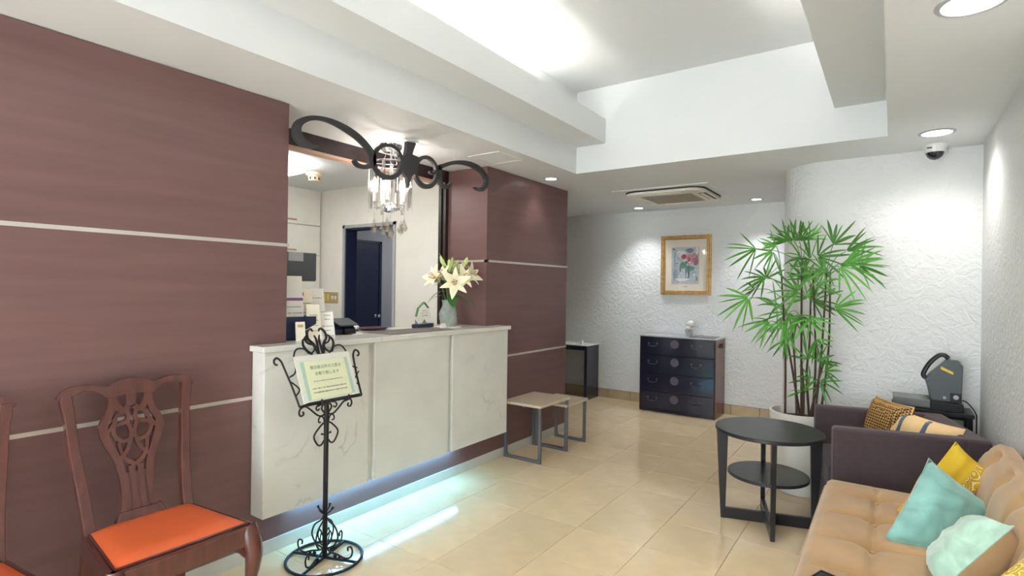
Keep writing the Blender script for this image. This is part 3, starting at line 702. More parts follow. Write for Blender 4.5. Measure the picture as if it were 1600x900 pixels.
# camera-facing direction from here is about (+x, -y)
fw = V((.62, -.75, .1)); rt = V((.77, .64, 0))
def fp(right, up, near=0): return tuple(rt*right+V((0, 0, up))+fw*near)
for (r_, u_, n_, d, L, cu) in ((.045, .33, .06, fw+V((0, 0, -.05)), .135, 1.1), (-.07, .345, .03, -rt*.8+V((0, 0, .45))+fw*.7, .135, .85), (.12, .375, .0, rt*.9+V((0, 0, .4))+fw*.5, .135, .85), (-.03, .36, .0, -rt*.5+V((0, 0, .8))+fw*.6, .12, .8),
                               (.09, .36, .02, rt*.5+V((0, 0, .3))+fw*.9, .12, 1.0), (.05, .40, -.04, V((0, 0, 1))+rt*.2+fw*.4, .11, .7), (.085, .45, -.02, V((0, 0, .8))+rt*.8, .07, .9)):
    lily(fp(r_, u_, n_), d, L, cu)
for (r_, u_, d, L) in ((-.0, .42, (-.05, 0, 1), .10), (.12, .47, (.2, .1, 1), .07), (-.035, .46, (-.35, -.25, .9), .09), (.02, .47, (0, 0, 1), .06)):
    p0 = V(fp(r_, u_)); q = V((0, 0, 1)).rotation_difference(V(d).normalized())
    mb = MB().lathe([(.003, 0), (.014, L*.25), (.017, L*.55), (.009, L*.85), (.002, L)], n=8); mb.v = [tuple(p0+q @ V(p)) for p in mb.v]
    obj('lily_bud', mb, 'bud', vs_, smooth=True)
    obj('stem', MB().tube(spline([(0, 0, .05), (p0.x*.35, p0.y*.35, .22), tuple(p0)], 6), .0035, 6), 'petiole', vs_, smooth=True)
def blade(base, d, L, wd, droop, parent, m, nm='leaf', n=6, side=None):
    d = V(d).normalized(); sd_ = (side or d.cross(V((0, 0, 1)))).normalized() if d.cross(V((0, 0, 1))).length > .05 else V((1, 0, 0)); vs = []; fs = []
    up = sd_.cross(d)
    for i in range(n+1):
        t = i/n; c_ = V(base)+d*(L*t)+V((0, 0, -1))*(droop*L*t*t); wv = wd*max(.03, sin(pi*min(1, .12+.88*t))**.7)*(1 if t < .97 else .3)
        vs += [c_-sd_*wv/2, c_-up*wv*.12, c_+sd_*wv/2]
    for i in range(n):
        for k in range(2): fs.append((i*3+k, i*3+k+1, i*3+k+4, i*3+k+3))
    return vs, fs
for (r_, u_, dr, du, L, wd, dp) in ((-.03, .27, -1, .25, .17, .028, .9), (-.05, .24, -1, .1, .13, .022, .5), (.06, .25, .8, -.2, .14, .06, .4), (.10, .3, .9, -.2, .17, .03, .9), (.02, .25, .1, -.3, .12, .075, .3),
                                  (-.06, .36, -1, .3, .15, .012, .3), (.03, .42, .5, .9, .13, .03, .3), (.05, .42, .9, .6, .12, .026, .4), (.0, .42, .2, 1, .14, .03, .1), (-.02, .44, -.5, 1, .16, .014, .1), (.07, .43, .2, .8, .12, .035, .2), (-.05, .3, -.6, .5, .12, .035, .5), (.0, .3, -.2, .9, .15, .035, .2)):
    vs, fs = blade(fp(r_*.6, u_, .02), rt*dr+V((0, 0, du))+fw*.4, L, wd, dp, vs_, 'lleaf')
    obj('leaf', MB().add(vs, fs), 'bud' if u_ > .41 else 'lleaf', vs_, smooth='all')

# ================================================================== SIGN STAND
SX, SY = -2.355, 1.735
st = thing('sign_stand', 'black wrought iron scroll sign stand before the marble counter', 'stand', (SX, SY, 0))
obj('base_ring', MB().tube([(.185*cos(R(a)), .185*sin(R(a)), .01) for a in range(0, 360, 8)], .0075, 8, True), 'iron', st, smooth=True)
for a in (20, 110): obj('base_bar', MB().tube([(-.185*cos(R(a)), -.185*sin(R(a)), .012), (.185*cos(R(a)), .185*sin(R(a)), .012)], .0075, 6), 'iron', st)
obj('pole', MB().tube([(0, 0, .01), (0, 0, .81)], .0125, 10), 'iron', st, smooth=True)
def curl(c, r, a0, a1, k=1.0, n=10):
    return [(c[0]+r*(1-(1-k)*i/n)*cos(R(a0+(a1-a0)*i/n)), c[1]+r*(1-(1-k)*i/n)*sin(R(a0+(a1-a0)*i/n))) for i in range(n+1)]
def scroll(nm, pts, rad, fn, parent=st, r=.0045):
    obj(nm, MB().tube([fn(*p) for p in spline(pts, 6)], r, 6), 'iron', parent, smooth=True)
# feet scrolls: four around the pole
for a in (20, 110, 200, 290):
    ca, sa = cos(R(a)), sin(R(a)); fn = lambda p, q: (p*ca, p*sa, q)
    scroll('foot_scroll', [(.012, .215), (.022, .20), (.06, .17), (.075, .12), (.05, .075), (.02, .06), (.03, .045), (.075, .035), (.12, .022), (.15, .035), (.158, .065), (.148, .083), (.132, .078), (.134, .062)], 0, fn)
    scroll('foot_curl', [(.012, .12), (.03, .15), (.04, .12), (.03, .09), (.016, .085)], 0, fn, r=.0035)
    obj('foot_bud', MB().lathe([(.002, .012), (.011, .024), (.004, .036)], (.06*ca, .06*sa, 0), 8).lathe([(.002, .012), (.009, .022), (.003, .032)], (.085*ca, .085*sa, 0), 8), 'iron', st)
    obj('pole_bud', MB().tube([(.012*ca, .012*sa, .235), (.035*ca, .035*sa, .255), (.045*ca, .045*sa, .27)], [.003, .004, .007], 6), 'iron', st)
for s in (-1, 1):
    fn = lambda p, q: (0.0, s*p, q)
    scroll('neck_scroll', [(.012, .70), (.03, .69), (.065, .655), (.07, .63), (.05, .595), (.03, .59), (.012, .61)], 0, fn)
    scroll('neck_scroll', [(.012, .69), (.016, .72), (.03, .735), (.045, .725), (.045, .708), (.034, .706)], 0, fn, r=.004)
    scroll('bracket_scroll', [(.012, .80), (.03, .775), (.012, .745), (.045, .74), (.10, .785), (.125, .80), (.15, .792), (.157, .772), (.147, .757), (.132, .763), (.136, .777)], 0, fn)
    scroll('bracket_scroll', [(.02, .80), (.05, .795), (.062, .78), (.052, .768), (.042, .776)], 0, fn, r=.004)
    obj('neck_leaf', MB().tube([(0, s*.012, .64), (0, s*.028, .645)], [.003, .006], 6), 'iron', st)
# tilted book rest: plane through the front lip, leaning back towards the counter
LEAN = .40
bz = .815
rest = lambda p, q, off=0.0: (.045-q*sin(LEAN)+off*cos(LEAN), p, bz+q*cos(LEAN)+off*sin(LEAN))
obj('lip', MB().tube([rest(-.185, 0), rest(.185, 0)], .006, 8).tube([rest(-.185, 0), rest(-.15, .004, .03), rest(0, .004, .035), rest(.15, .004, .03), rest(.185, 0)], .0035, 6), 'iron', st)
for y in (-.08, .08): obj('lip_clip', MB().tube([rest(y, -.012, -.01), rest(y, -.012, .03), rest(y, .012, .034)], .005, 6), 'iron', st)
obj('rest_arm', MB().tube([(0, 0, .79), (.02, 0, .81), rest(0, 0)], .009, 8).tube([rest(0, 0), rest(0, .25)], .006, 8), 'iron', st)
for s in (-1, 1):
    fn = lambda p, q: rest(s*p, q); k_ = .014 if s > 0 else 0
    scroll('side_scroll', [(.185, 0), (.2-k_, .10), (.22-2*k_, .20), (.228-2*k_, .232), (.245-2*k_, .25), (.262-2*k_, .24), (.262-2*k_, .222), (.25-2*k_, .216)], 0, fn, r=.0055)
    scroll('inner_scroll', [(.20, .15), (.17, .165), (.155, .20), (.155, .25), (.13, .285), (.09, .282), (.07, .255)], 0, fn, r=.0045)
    scroll('lattice_bar', [(.205, .13), (.165, .085), (.19, .055)], 0, fn, r=.004)
    # crest: leafy scroll halves
    m_ = MB()
    for pts in ([(.012, .24, .02), (.03, .30, .022), (.055, .335, .018), (.05, .37, .016), (.028, .385, .014), (.018, .37, .008)],
                [(.05, .25, .016), (.075, .27, .018), (.09, .30, .016), (.085, .33, .012), (.07, .335, .006)],
                [(.03, .30, .014), (.06, .31, .014), (.075, .335, .01), (.065, .35, .005)],
                [(.055, .255, .012), (.035, .27, .012), (.03, .285, .006)],
                [(.012, .25, .016), (.008, .32, .014), (.016, .35, .006)]):
        sp_ = spline(pts, 6); m_.stroke([(s*a, b) for a, b, _ in sp_], [c_*.62 for _, _, c_ in sp_], lambda p, q, t: rest(p, q, t), -.004, .004)
    obj('crest_leaf', m_, 'iron', st)
# sign in its clear holder, resting on the lip
sg = thing('notice_sign', 'pale yellow notice with green lettering in a clear holder on the iron stand', 'sign', (SX, SY, 0))
def plate(p0, p1, q0, q1, a, b, m, nm): return obj(nm, MB().prism([(p0, q0), (p1, q0), (p1, q1), (p0, q1)], lambda p, q, t: rest(p, q, t), a, b), m, sg)
plate(-.165, .165, .007, .245, .0125, .0155, 'clear', 'clear_cover')
plate(-.165, .165, .007, .245, .007, .009, 'paper', 'backing_card')
plate(-.138, .142, .018, .215, .009, .0105, 'paperg', 'green_border')
plate(-.118, .122, .02, .214, .0105, .0115, 'papery', 'yellow_sheet')
def sgm(p, q): o = rest(p, q, .0118); return frame(o, (0, 1, 0), (-sin(LEAN), 0, cos(LEAN)))
text('宿泊者以外の入室は', .0205, 'gink', sg, sgm(.002, .172)); text('お断り致します', .0205, 'gink', sg, sgm(.002, .139))
mb = MB()
for k, (q, a, b, h) in enumerate(((.108, -.085, .085, .006), (.072, -.10, .10, .008), (.052, -.10, .10, .008))): marks(mb, lambda x, y: rest(x, y, .0118), a, b, q, h, k+20, .005)
obj('small_print', mb, 'ink', sg)

# ================================================================== DINING CHAIRS
def make_chair(label):
    # local: faces +x, back at x=0, centre y=0
    t = thing('dining_chair', label, 'chair', group='carved mahogany chairs with orange seats')
    BX = lambda z: .055-.13*max(0, (z-.46))/.54 - .02*sin(pi*max(0, min(1, (z-.46)/.54)))     # leaning back
    bfn = lambda p, q, t_: (BX(q)+t_, p, q)
    H = .015
    for s in (-1, 1):
        m_ = MB(); sp_ = spline([(s*.170, .0, .036), (s*.170, .25, .038), (s*.172, .46, .038), (s*.18, .60, .036), (s*.195, .75, .034), (s*.205, .88, .034), (s*.213, .94, .038), (s*.212, .968, .03)], 5)
        vs = [(p, q) for p, q, _ in sp_]
        m_.stroke(vs, [w_ for _, _, w_ in sp_], lambda p, q, t_: (BX(q)-(.09*(.46-q)/.46 if q < .46 else 0)+t_, p, q), -.018, .018)
        obj('back_post', m_, 'mahogany', t, bevel=.004)
    # serpentine top rail
    m_ = MB(); sp_ = spline([(-.240, .958, .010), (-.222, .962, .034), (-.200, .976, .034), (-.17, .985, .024), (-.135, .984, .022), (-.10, .972, .026), (-.072, .962, .05), (-.035, .972, .058), (0, .974, .064)], 6)
    sp_ = sp_ + [(-a, b, c_) for a, b, c_ in sp_[::-1][1:]]
    m_.stroke([(a, b) for a, b, _ in sp_], [c_ for _, _, c_ in sp_], bfn, -.015, .015); obj('top_rail', m_, 'mahogany', t, bevel=.004)
    # pierced splat made of interlaced straps
    straps = []
    for s in (-1, 1):
        straps += [[(s*.070, .96, .03), (s*.066, .92, .024), (s*.076, .875, .026), (s*.096, .835, .028), (s*.098, .80, .03), (s*.082, .75, .028), (s*.058, .69, .026), (s*.046, .62, .026), (s*.046, .54, .026), (s*.054, .50, .03)],
                   [(s*.0, .965, .05), (s*.0, .93, .034), (s*.004, .90, .022)], [(s*.055, .965, .03), (s*.058, .93, .02), (s*.046, .895, .022), (s*.026, .88, .022), (s*.01, .895, .02)],
                   [(s*.025, .885, .016), (s*.055, .86, .014), (s*.062, .835, .014), (s*.09, .80, .014)],
                   [(s*.020, .885, .016), (s*.012, .86, .014), (s*.020, .835, .015), (s*.06, .825, .014), (s*.066, .795, .014), (s*.045, .765, .014), (s*.012, .765, .014), (s*.006, .80, .014), (s*.020, .835, .012)],
                   [(s*.012, .765, .016), (s*.022, .73, .014), (s*.05, .70, .016)], [(s*.05, .76, .014), (s*.045, .72, .012), (s*.03, .69, .014), (s*.0, .665, .018)],
                   [(s*.016, .665, .02), (s*.014, .60, .018), (s*.014, .54, .018), (s*.02, .50, .026)]]
    m_ = MB()
    for k, pts in enumerate(straps):
        sp_ = spline(pts, 5); e = .0006*(k % 3); m_.stroke([(a, b) for a, b, _ in sp_], [c_ for _, _, c_ in sp_], bfn, -.009-e, .009+e)
    m_.prism([(-.05, .50), (.05, .50), (.046, .64), (-.046, .64)], bfn, -.006, .004)
    obj('pierced_splat', m_, 'mahogany', t)
    obj('splat_shoe', MB().prism([(-.09, .468), (.09, .468), (.075, .505), (-.075, .505)], bfn, -.012, .02), 'mahogany', t, bevel=.004)
    # seat frame: trapezoid
    fr = lambda x, s, i=0.: (x, s*(.19+(x/.45)*.055-i))
    def railp(pts, nm): obj(nm, MB().prism(pts, lambda p, q, t_: (p, q, t_), .385, .462), 'mahogany', t, bevel=.006)
    for s in (-1, 1): railp([fr(.05, s), fr(.455, s), fr(.455, s, .03), fr(.05, s, .03)], 'side_rail')
    railp([(.425, -.24), (.425, .24), (.462, .235), (.474, 0), (.462, -.235)], 'front_rail'); railp([(.04, -.19), (.04, .19), (.07, .19), (.07, -.19)], 'rear_rail')
    def cush(u, v):
        x = .072+.365*u; hw = (.19+(x/.45)*.055-.022); y = (v*2-1)*hw
        return (x, y, .462+.026*(max(0, (1-(2*u-1)**6)*(1-(2*v-1)**6)))**.5 + .004)
    m_ = MB().grid(cush, 14, 14); obj('seat_cushion', m_, 'orange', t, smooth='all')
    obj('cushion_piping', MB().tube([cush(i/14, 0) for i in range(15)]+[cush(1, i/14) for i in range(1, 15)]+[cush(1-i/14, 1) for i in range(1, 15)]+[cush(0, 1-i/14) for i in range(1, 14)], .004, 6, True), 'mahogany', t)
    for s in (-1, 1):      # cabriole front legs with knee block
        y0 = s*.222
        pts = [(.438, y0, .46, .032), (.45, y0+s*.006, .41, .036), (.462, y0+s*.012, .35, .033), (.452, y0+s*.006, .24, .022), (.435, y0-s*.002, .13, .016), (.435, y0, .06, .0145), (.452, y0+s*.008, .028, .026), (.46, y0+s*.01, .012, .03), (.458, y0+s*.01, .0, .026)]
        sp_ = spline(pts, 4); obj('front_leg', MB().tube([p[:3] for p in sp_], [p[3] for p in sp_], 10), 'mahogany', t, smooth=True)
        obj('knee_block', MB().prism([(.44, .385), (.36, .385), (.40, .365), (.43, .33)], lambda p, q, t_: (p, y0+t_, q), -.014, .014), 'mahogany', t, bevel=.004)
        obj('knee_block', MB().prism([(0, .385), (-.075, .385), (-.04, .365), (-.01, .33)], lambda p, q, t_: (.44+t_, y0+s*p, q), -.012, .014), 'mahogany', t, bevel=.004)
    return t
c1 = make_chair('carved mahogany chair with orange seat, whole in view beside the counter')
c2 = copy_tree(c1); c2['label'] = 'carved mahogany chair with orange seat, cut off by the left edge'
c1.location = (-2.49, .935, 0); c2.location = (-2.49, .338, 0)

# ================================================================== NEST TABLES, CONSOLE, CHEST, PICTURE
def nest(label, x0, x1, y0, y1, h, loc):
    t = thing('nesting_table', label, 'table', loc, group='nest of side tables')
    obj('table_top', B(x0, x1, y0-.02, y1+.02, h-.022, h), 'greytop', t, bevel=.003)
    for y in (y0, y1-.02):
        fr_ = [(x0+.01, 0), (x1-.01, 0), (x1-.01, h-.022), (x1-.035, h-.022), (x1-.035, .045), (x1-.05, .025), (x0+.05, .025), (x0+.035, .045), (x0+.035, h-.022), (x0+.01, h-.022)]
        obj('leg_frame', MB().prism(fr_, lambda p, q, e: (p, e, q), y, y+.02), 'greyleg', t, bevel=.002)
    obj('under_rail', B((x0+x1)/2-.012, (x0+x1)/2+.012, y0+.02, y1-.02, h-.04, h-.022), 'greyleg', t)
    return t
nest('taller taupe-topped nesting table at the right end of the counter', -.185, .19, -.225, .225, .467, (-2.445, 3.885, 0))
nest('lower taupe-topped nesting table tucked under the taller one', -.17, .17, -.18, .18, .40, (-2.435, 4.28, 0))

cn = thing('console_table', 'narrow black console table with white top in the back alcove', 'table', (-3.42, 6.24, 0))
obj('top_slab', B(-.30, .31, -.145, .19, .62, .675), 'lacquer', cn, bevel=.003); obj('white_top', B(-.302, .312, -.147, .192, .675, .684), 'plastic', cn)
for xx in (-.30, .275): obj('side_panel', B(xx, xx+.035, -.145, .19, 0, .62), 'lacquer', cn, bevel=.003)
pp = thing('paper_cup', 'small white cup on the black console table', 'cup', (-3.25, 6.22, .684)); obj('cup_wall', MB().lathe([(.018, 0), (.024, .05), (.022, .05), (.016, .004)], n=16), 'paper', pp, smooth=True); obj('rim', MB().tube([(.0235*cos(R(a)), .0235*sin(R(a)), .05) for a in range(0, 360, 24)], .0018, 6, True), 'paper', pp)
pq = thing('folded_napkin', 'crumpled white paper beside the cup on the black console', 'paper', (-3.37, 6.16, .684))
obj('fold', MB().add([(-.06, -.04, 0), (.06, -.04, 0), (.05, .04, .002), (-.05, .04, .002), (-.02, 0, .04), (.03, .01, .022)], [(0, 1, 5, 4), (1, 2, 5), (2, 3, 4, 5), (3, 0, 4), (0, 3, 2, 1)]), 'paper', pq); obj('crease', MB().tube([(-.02, 0, .04), (.03, .01, .022)], .001, 5), 'paper', pq)

cs = thing('drawer_chest', 'low black lacquer chest of four drawers with reddish side', 'chest', (-1.975, 6.25, 0))
HX, HD, HH = .425, .19, .868
obj('carcass', MB().box(-HX, HX-.004, -HD+.012, HD-.002, .015, HH-.014).box(-HX+.02, HX-.02, -HD+.03, HD-.02, 0, .015), 'lacquer', cs)
obj('side_panel', B(HX-.004, HX+.004, -HD, HD, .01, HH-.014), 'lacqside', cs); obj('side_panel', B(-HX-.004, -HX, -HD, HD, .01, HH-.014), 'lacqside', cs)
obj('chest_top', B(-HX-.006, HX+.006, -HD-.004, HD, HH-.014, HH), 'ltgrey', cs, bevel=.002)
obj('base_rail', B(-HX, HX, -HD, -HD+.012, .0, .022), 'lacquer', cs)
zs = [.024, .236, .445, .65, .852]
for k in range(4):
    d = obj('drawer', B(-HX+.012, HX-.012, -HD-.004, -HD+.012, zs[k]+.004, zs[k+1]-.004), 'lacquer', cs, bevel=.004)
    zm = (zs[k]+zs[k+1])/2+.01
    for xx in (-.27, .22):
        obj('handle', MB().tube(spline([(xx-.05, -HD-.006, zm+.02), (xx-.048, -HD-.022, zm-.004), (xx, -HD-.026, zm-.014), (xx+.048, -HD-.022, zm-.004), (xx+.05, -HD-.006, zm+.02)], 5), .0045, 6), 'iron_dark', d, smooth=True)
        for q in (-.05, .05): obj('handle_rose', MB().lathe([(.012, 0), (.009, .006)], (xx+q, -HD-.012, zm+.02), 10, 'y'), 'iron_dark', d)
    lk = MB(); lk.prism([(.05*cos(R(a))*(1 if i % 2 else .9), .05*sin(R(a))*(1 if i % 2 else .9)) for i, a in enumerate(range(0, 360, 15))], lambda p, q, t: (p-.02, t, q+zm+.02), -HD-.009, -HD-.004)
    obj('lock_plate', lk, 'iron_dark', d)
for s in (-1, 1): obj('carry_handle', MB().tube(spline([(s*(HX+.004), -.04, HH-.06), (s*(HX+.02), -.035, HH-.10), (s*(HX+.02), .035, HH-.10), (s*(HX+.004), .04, HH-.06)], 5), .006, 6), 'iron', cs)
fv = thing('flower_pot', 'tiny grey pot with one white bloom on the black chest', 'flower', (-1.88, 6.2, HH))
obj('pot', MB().lathe([(.032, 0), (.048, .075), (.042, .074), (.03, .01)], n=18), 'ltgrey', fv, smooth=True)
for k, (a, h, r) in enumerate(((0, .15, .036), (120, .14, .03), (240, .10, .028), (60, .095, .026))):
    obj('bloom', MB().lathe([(.004, -.8*r)]+[(r*sin(R(b))*(1+.08*(b % 40 == 0)), -r*.9*cos(R(b))) for b in range(30, 180, 20)], (.016*cos(R(a)), .016*sin(R(a)), h), 12), 'plastic', fv, smooth='all')
obj('stem', MB().tube([(0, 0, .02), (.004, 0, .13)], .004, 6), 'petiole', fv)
for a, L in ((20, .11), (200, .09), (330, .08), (100, .07)):
    vs, fs = blade((0, 0, .09), (cos(R(a)), sin(R(a))*.5, .75), L, .022, .3, fv, 'lleaf'); obj('leaf', MB().add(vs, fs), 'lleaf', fv, smooth='all')
cl = thing('white_cloth', 'thin grey runner lying on top of the black chest', 'cloth', (-1.72, 6.24, HH)); obj('cloth_sheet', MB().cham(-.13, .14, -.14, .12, 0, .005, .002), 'mat', cl); obj('hem', B(-.13, .14, -.143, -.139, 0, .006), 'mat', cl)

pf = thing('picture_frame', 'gilt framed flower painting with cream mount on the back wall', 'picture', (-2.005, YB, 1.69))
PW, PH = .295, .352
def rectframe(w0, h0, w1, h1, y0, y1): return MB().box(-w0, -w1, y0, y1, -h0, h0).box(w1, w0, y0, y1, -h0, h0).box(-w1, w1, y0, y1, h1, h0).box(-w1, w1, y0, y1, -h0, -h1)
for k, (o_, i_, y0, y1) in enumerate(((0, .02, -.03, 0), (.02, .038, -.038, -.004), (.038, .05, -.026, -.004))):
    for nm, a in (('frame_side', (-PW+o_, -PW+i_, y0, y1, -PH+o_, PH-o_)), ('frame_side', (PW-i_, PW-o_, y0, y1, -PH+o_, PH-o_)), ('frame_rail', (-PW+i_, PW-i_, y0, y1, PH-i_, PH-o_)), ('frame_rail', (-PW+i_, PW-i_, y0, y1, -PH+o_, -PH+i_))):
        obj(nm, B(*a), 'gold', pf, bevel=.004)
obj('mount_board', B(-PW+.05, PW-.05, -.012, -.006, -PH+.05, PH-.05), 'matboard', pf)
pic = obj('painting', B(-.168, .155, -.0145, -.012, -.225, .212), mat('painted_sky', (186, 192, 198), .7, var=.22, vs=14, dist=2), pf)
pcs = dict(rose=(186, 70, 92), pink=(206, 136, 142), dusk=(150, 112, 130), green=(60, 128, 108), teal=(34, 96, 84), white=(228, 226, 222), slate=(110, 122, 132), pale=(150, 170, 182))
for k_, v_ in pcs.items(): MT['pt_'+k_] = mat('paint_'+k_, v_, .7, var=.2, vs=40)
def blob(m, x, y, rx, ry, rot=0, n=11, seed=0):
    rd = random.Random(seed+int(x*1000)); pts = []
    for i in range(n):
        a = 2*pi*i/n; q = rd.uniform(.75, 1.15); u, v = rx*q*cos(a), ry*q*sin(a); pts.append((x+u*cos(rot)-v*sin(rot), y+u*sin(rot)+v*cos(rot)))
    blob.k += 1; d = .00004*blob.k
    obj('brush_mark', MB().prism(pts, lambda p, q, t: (p, t, q), -.0146-d, -.0145), 'pt_'+m, pic)
blob.k = 0
for a in (('pale', -.13, .05, .015, .1), ('pale', -.12, -.12, .03, .07), ('slate', .05, .17, .05, .03), ('white', -.05, .13, .06, .05), ('white', .13, .17, .02, .04), ('slate', -.14, .19, .02, .01), ('slate', -.1, .02, .02, .006), ('green', -.03, .0, .045, .04), ('green', -.06, -.04, .012, .04), ('green', .06, -.04, .05, .03),
          ('pink', .06, .07, .06, .055), ('rose', -.02, .1, .03, .03), ('dusk', .12, .05, .035, .06), ('rose', .04, .05, .012, .05), ('pink', .1, .11, .03, .03), ('white', .0, .05, .015, .025), ('rose', .12, .02, .02, .03), ('white', .05, .03, .02, .012), ('green', .01, .03, .018, .02),
          ('teal', .025, -.09, .03, .09), ('green', .015, -.08, .012, .08), ('white', .02, -.12, .006, .04), ('pale', .1, -.11, .03, .035), ('white', .1, -.115, .018, .02), ('slate', .13, -.16, .012, .03), ('white', -.04, -.17, .09, .02)): blob(*a)
obj('name_plate', B(-.03, .025, -.014, -.012, -.258, -.25), 'brass', pf)
obj('glass', B(-PW+.05, PW-.05, -.02, -.0185, -PH+.05, PH-.05), 'pane', pf)

# ================================================================== ROUND SIDE TABLE
rt_ = thing('round_side_table', 'round black wooden side table with lower shelf and crossed base', 'table', (-.603, 3.58, 0), R(-74))
obj('table_top', MB().lathe([(.296, .548), (.30, .551), (.30, .567), (.297, .57)], n=56), 'blackwood', rt_, smooth=True)
obj('shelf', MB().lathe([(.222, .285), (.225, .287), (.225, .302), (.223, .304)], n=48), 'blackwood', rt_, smooth=True)
for k in range(4):
    a = R(90*k)
    lg = obj('leg', MB().prism([(.292, .548), (.225, .548), (.235, .07), (.235, 0), (.262, 0)], lambda p, q, t: (p, t, q), -.0125, .0125), 'blackwood', rt_, bevel=.0015); lg.rotation_euler = (0, 0, a)
for k in range(2):
    lg = obj('cross_bar', B(-.235, .235, -.0115, .0115, .002+.0*k, .066-.001*k), 'blackwood', rt_); lg.rotation_euler = (0, 0, R(90*k))

# ================================================================== ARMCHAIR
ar = thing('armchair', 'boxy dark brown fabric armchair beside the potted palm', 'armchair', (-.253, 3.441, 0), R(14))
AD, AW, AH, AT = .70, .685, .66, .085
def sbox(nm, a, m, par, bev=.02): 
    o = obj(nm, B(*a), m, par, smooth=True, bevel=bev); o.modifiers['bevel'].segments = 4; return o
sbox('armrest', (0, AD-.10, 0, AT, .05, AH), 'armch', ar); sbox('armrest', (0, AD-.10, AW-AT, AW, .05, AH), 'armch', ar)
sbox('backrest', (AD-.12, AD, 0, AW, .05, AH), 'armch', ar)
sbox('seat_base', (.02, AD-.1, AT-.005, AW-AT+.005, .06, .28), 'armch', ar, .01)
sbox('seat_cushion', (-.005, AD-.11, AT+.003, AW-AT-.003, .28, .43), 'armch', ar, .03)
for x in (.05, AD-.06):
    for y in (.06, AW-.06): obj('foot', MB().lathe([(.018, 0), (.022, .05)], (x, y, 0), 12), 'blackp', ar)

# pillows: local u,v plane, puffed along n
def pillow(name, label, P0, ex, ey, w_, h_, T, mats, flat_lo=0, stripes=(), n=16, group=None):
    ex = V(ex).normalized(); ez = ex.cross(V(ey)).normalized()
    t = thing(name, label, 'cushion', (0, 0, 0), group=group); t['pw'] = w_; t['ph'] = h_
    t.matrix_world = frame(P0, ex, ey); t.rotation_euler = t.matrix_world.to_euler()
    def pt(u, v, s):
        a, b = 2*u-1, 2*v-1
        pinch = 1-.07*(1-a*a)*(b*b)**2 ; pinch2 = 1-.07*(1-b*b)*(a*a)**2
        k = max(0, (1-a**4)*(1-b**4))**.55
        wr = .05*T*sin(9*a+4*b)*sin(5*b-3*a)*k
        return (a*w_/2*pinch2, b*h_/2*pinch, s*(T/2*k)+wr)
    obj('cover_front', MB().grid(lambda u, v: pt(u, v, 1), n, n), mats[0], t, smooth='all')
    obj('cover_back', MB().grid(lambda u, v: pt(u, v, -1), n, n), mats[1], t, smooth='all')
    edge = [pt(i/n, 0, 0) for i in range(n)]+[pt(1, i/n, 0) for i in range(n)]+[pt(1-i/n, 1, 0) for i in range(n)]+[pt(0, 1-i/n, 0) for i in range(n)]
    obj('piping', MB().tube(edge, .003, 6, True), mats[2] if len(mats) > 2 else mats[0], t, smooth=True)
    for u0, u1 in stripes:
        def sp(u, v): p = pt(u0+(u1-u0)*u, .02+.96*v, 1); return (p[0], p[1], p[2]+.0015)
        obj('stripe', MB().grid(sp, 2, n), 'slate', t, smooth='all')
    return t
ca, sa = cos(R(14)), sin(R(14))
A = lambda x, y, z: (-.253+x*ca-y*sa, 3.441+x*sa+y*ca, z)
dv = lambda x, y, z: V((x*ca-y*sa, x*sa+y*ca, z))
pillow('throw_pillow', 'gold and black woven cushion in the dark armchair', A(.35, .455, .575), dv(.35, -1, .0), dv(.25, .12, 1), .34, .36, .13, ('weave', 'weave', 'cream'))
pillow('throw_pillow', 'cream cushion with slate stripes in the dark armchair', A(.45, .235, .545), dv(.75, -1, -.1), dv(.32, .2, 1), .38, .34, .12, ('cream', 'cream', 'cream'), stripes=((.22, .28), (.56, .62)))

# ================================================================== POTTED PALM
PX, PY = -.52, 4.30
pm = thing('potted_palm', 'tall lady palm in a white pot between chest and armchair', 'plant', (PX, PY, 0))
obj('pot', MB().lathe([(.14, 0), (.15, .01), (.185, .40), (.2, .545), (.2, .56), (.182, .56), (.172, .50), (.1, .49)], n=40), 'potw', pm, smooth=True)
obj('soil', MB().lathe([(.02, .515), (.12, .512), (.174, .505)], n=28), 'soil', pm, smooth=True)
pcr = lambda x, y: (1100+x/2.647, 320+y/2.647)
rd = random.Random(21)
stems = [[(333, 880), (336, 600), (320, 280)], [(395, 885), (345, 560), (332, 480)], [(405, 880), (403, 500), (405, 240)], [(388, 875), (375, 650), (365, 520)], [(437, 870), (425, 700), (437, 560), (442, 330)], [(455, 862), (460, 700), (460, 530), (450, 270)], [(470, 855), (487, 600), (507, 280)], [(488, 850), (515, 600), (522, 280)], [(440, 870), (470, 740), (500, 640)], [(415, 880), (412, 760), (400, 620)]]
sw_ = []
for k, pts in enumerate(stems):
    dy = -.10+.2*((k*37) % 10)/9
    base = aty(*pcr(*pts[0]), PY); bxx = max(-.13, min(.15, base.x-PX))
    w3 = [V((PX+bxx*.85, PY+dy*.8, .50))]
    for i, q in enumerate(pts[1:]): w3.append(aty(*pcr(*q), PY+dy*(.9+.3*i)))
    c3 = spline([tuple(p) for p in w3], 10); sw_.append([V(p) for p in c3])
    obj('stem', MB().tube(c3, [.0085-.003*i/len(c3) for i in range(len(c3))], 7), 'cane', pm, world=True, smooth=True)
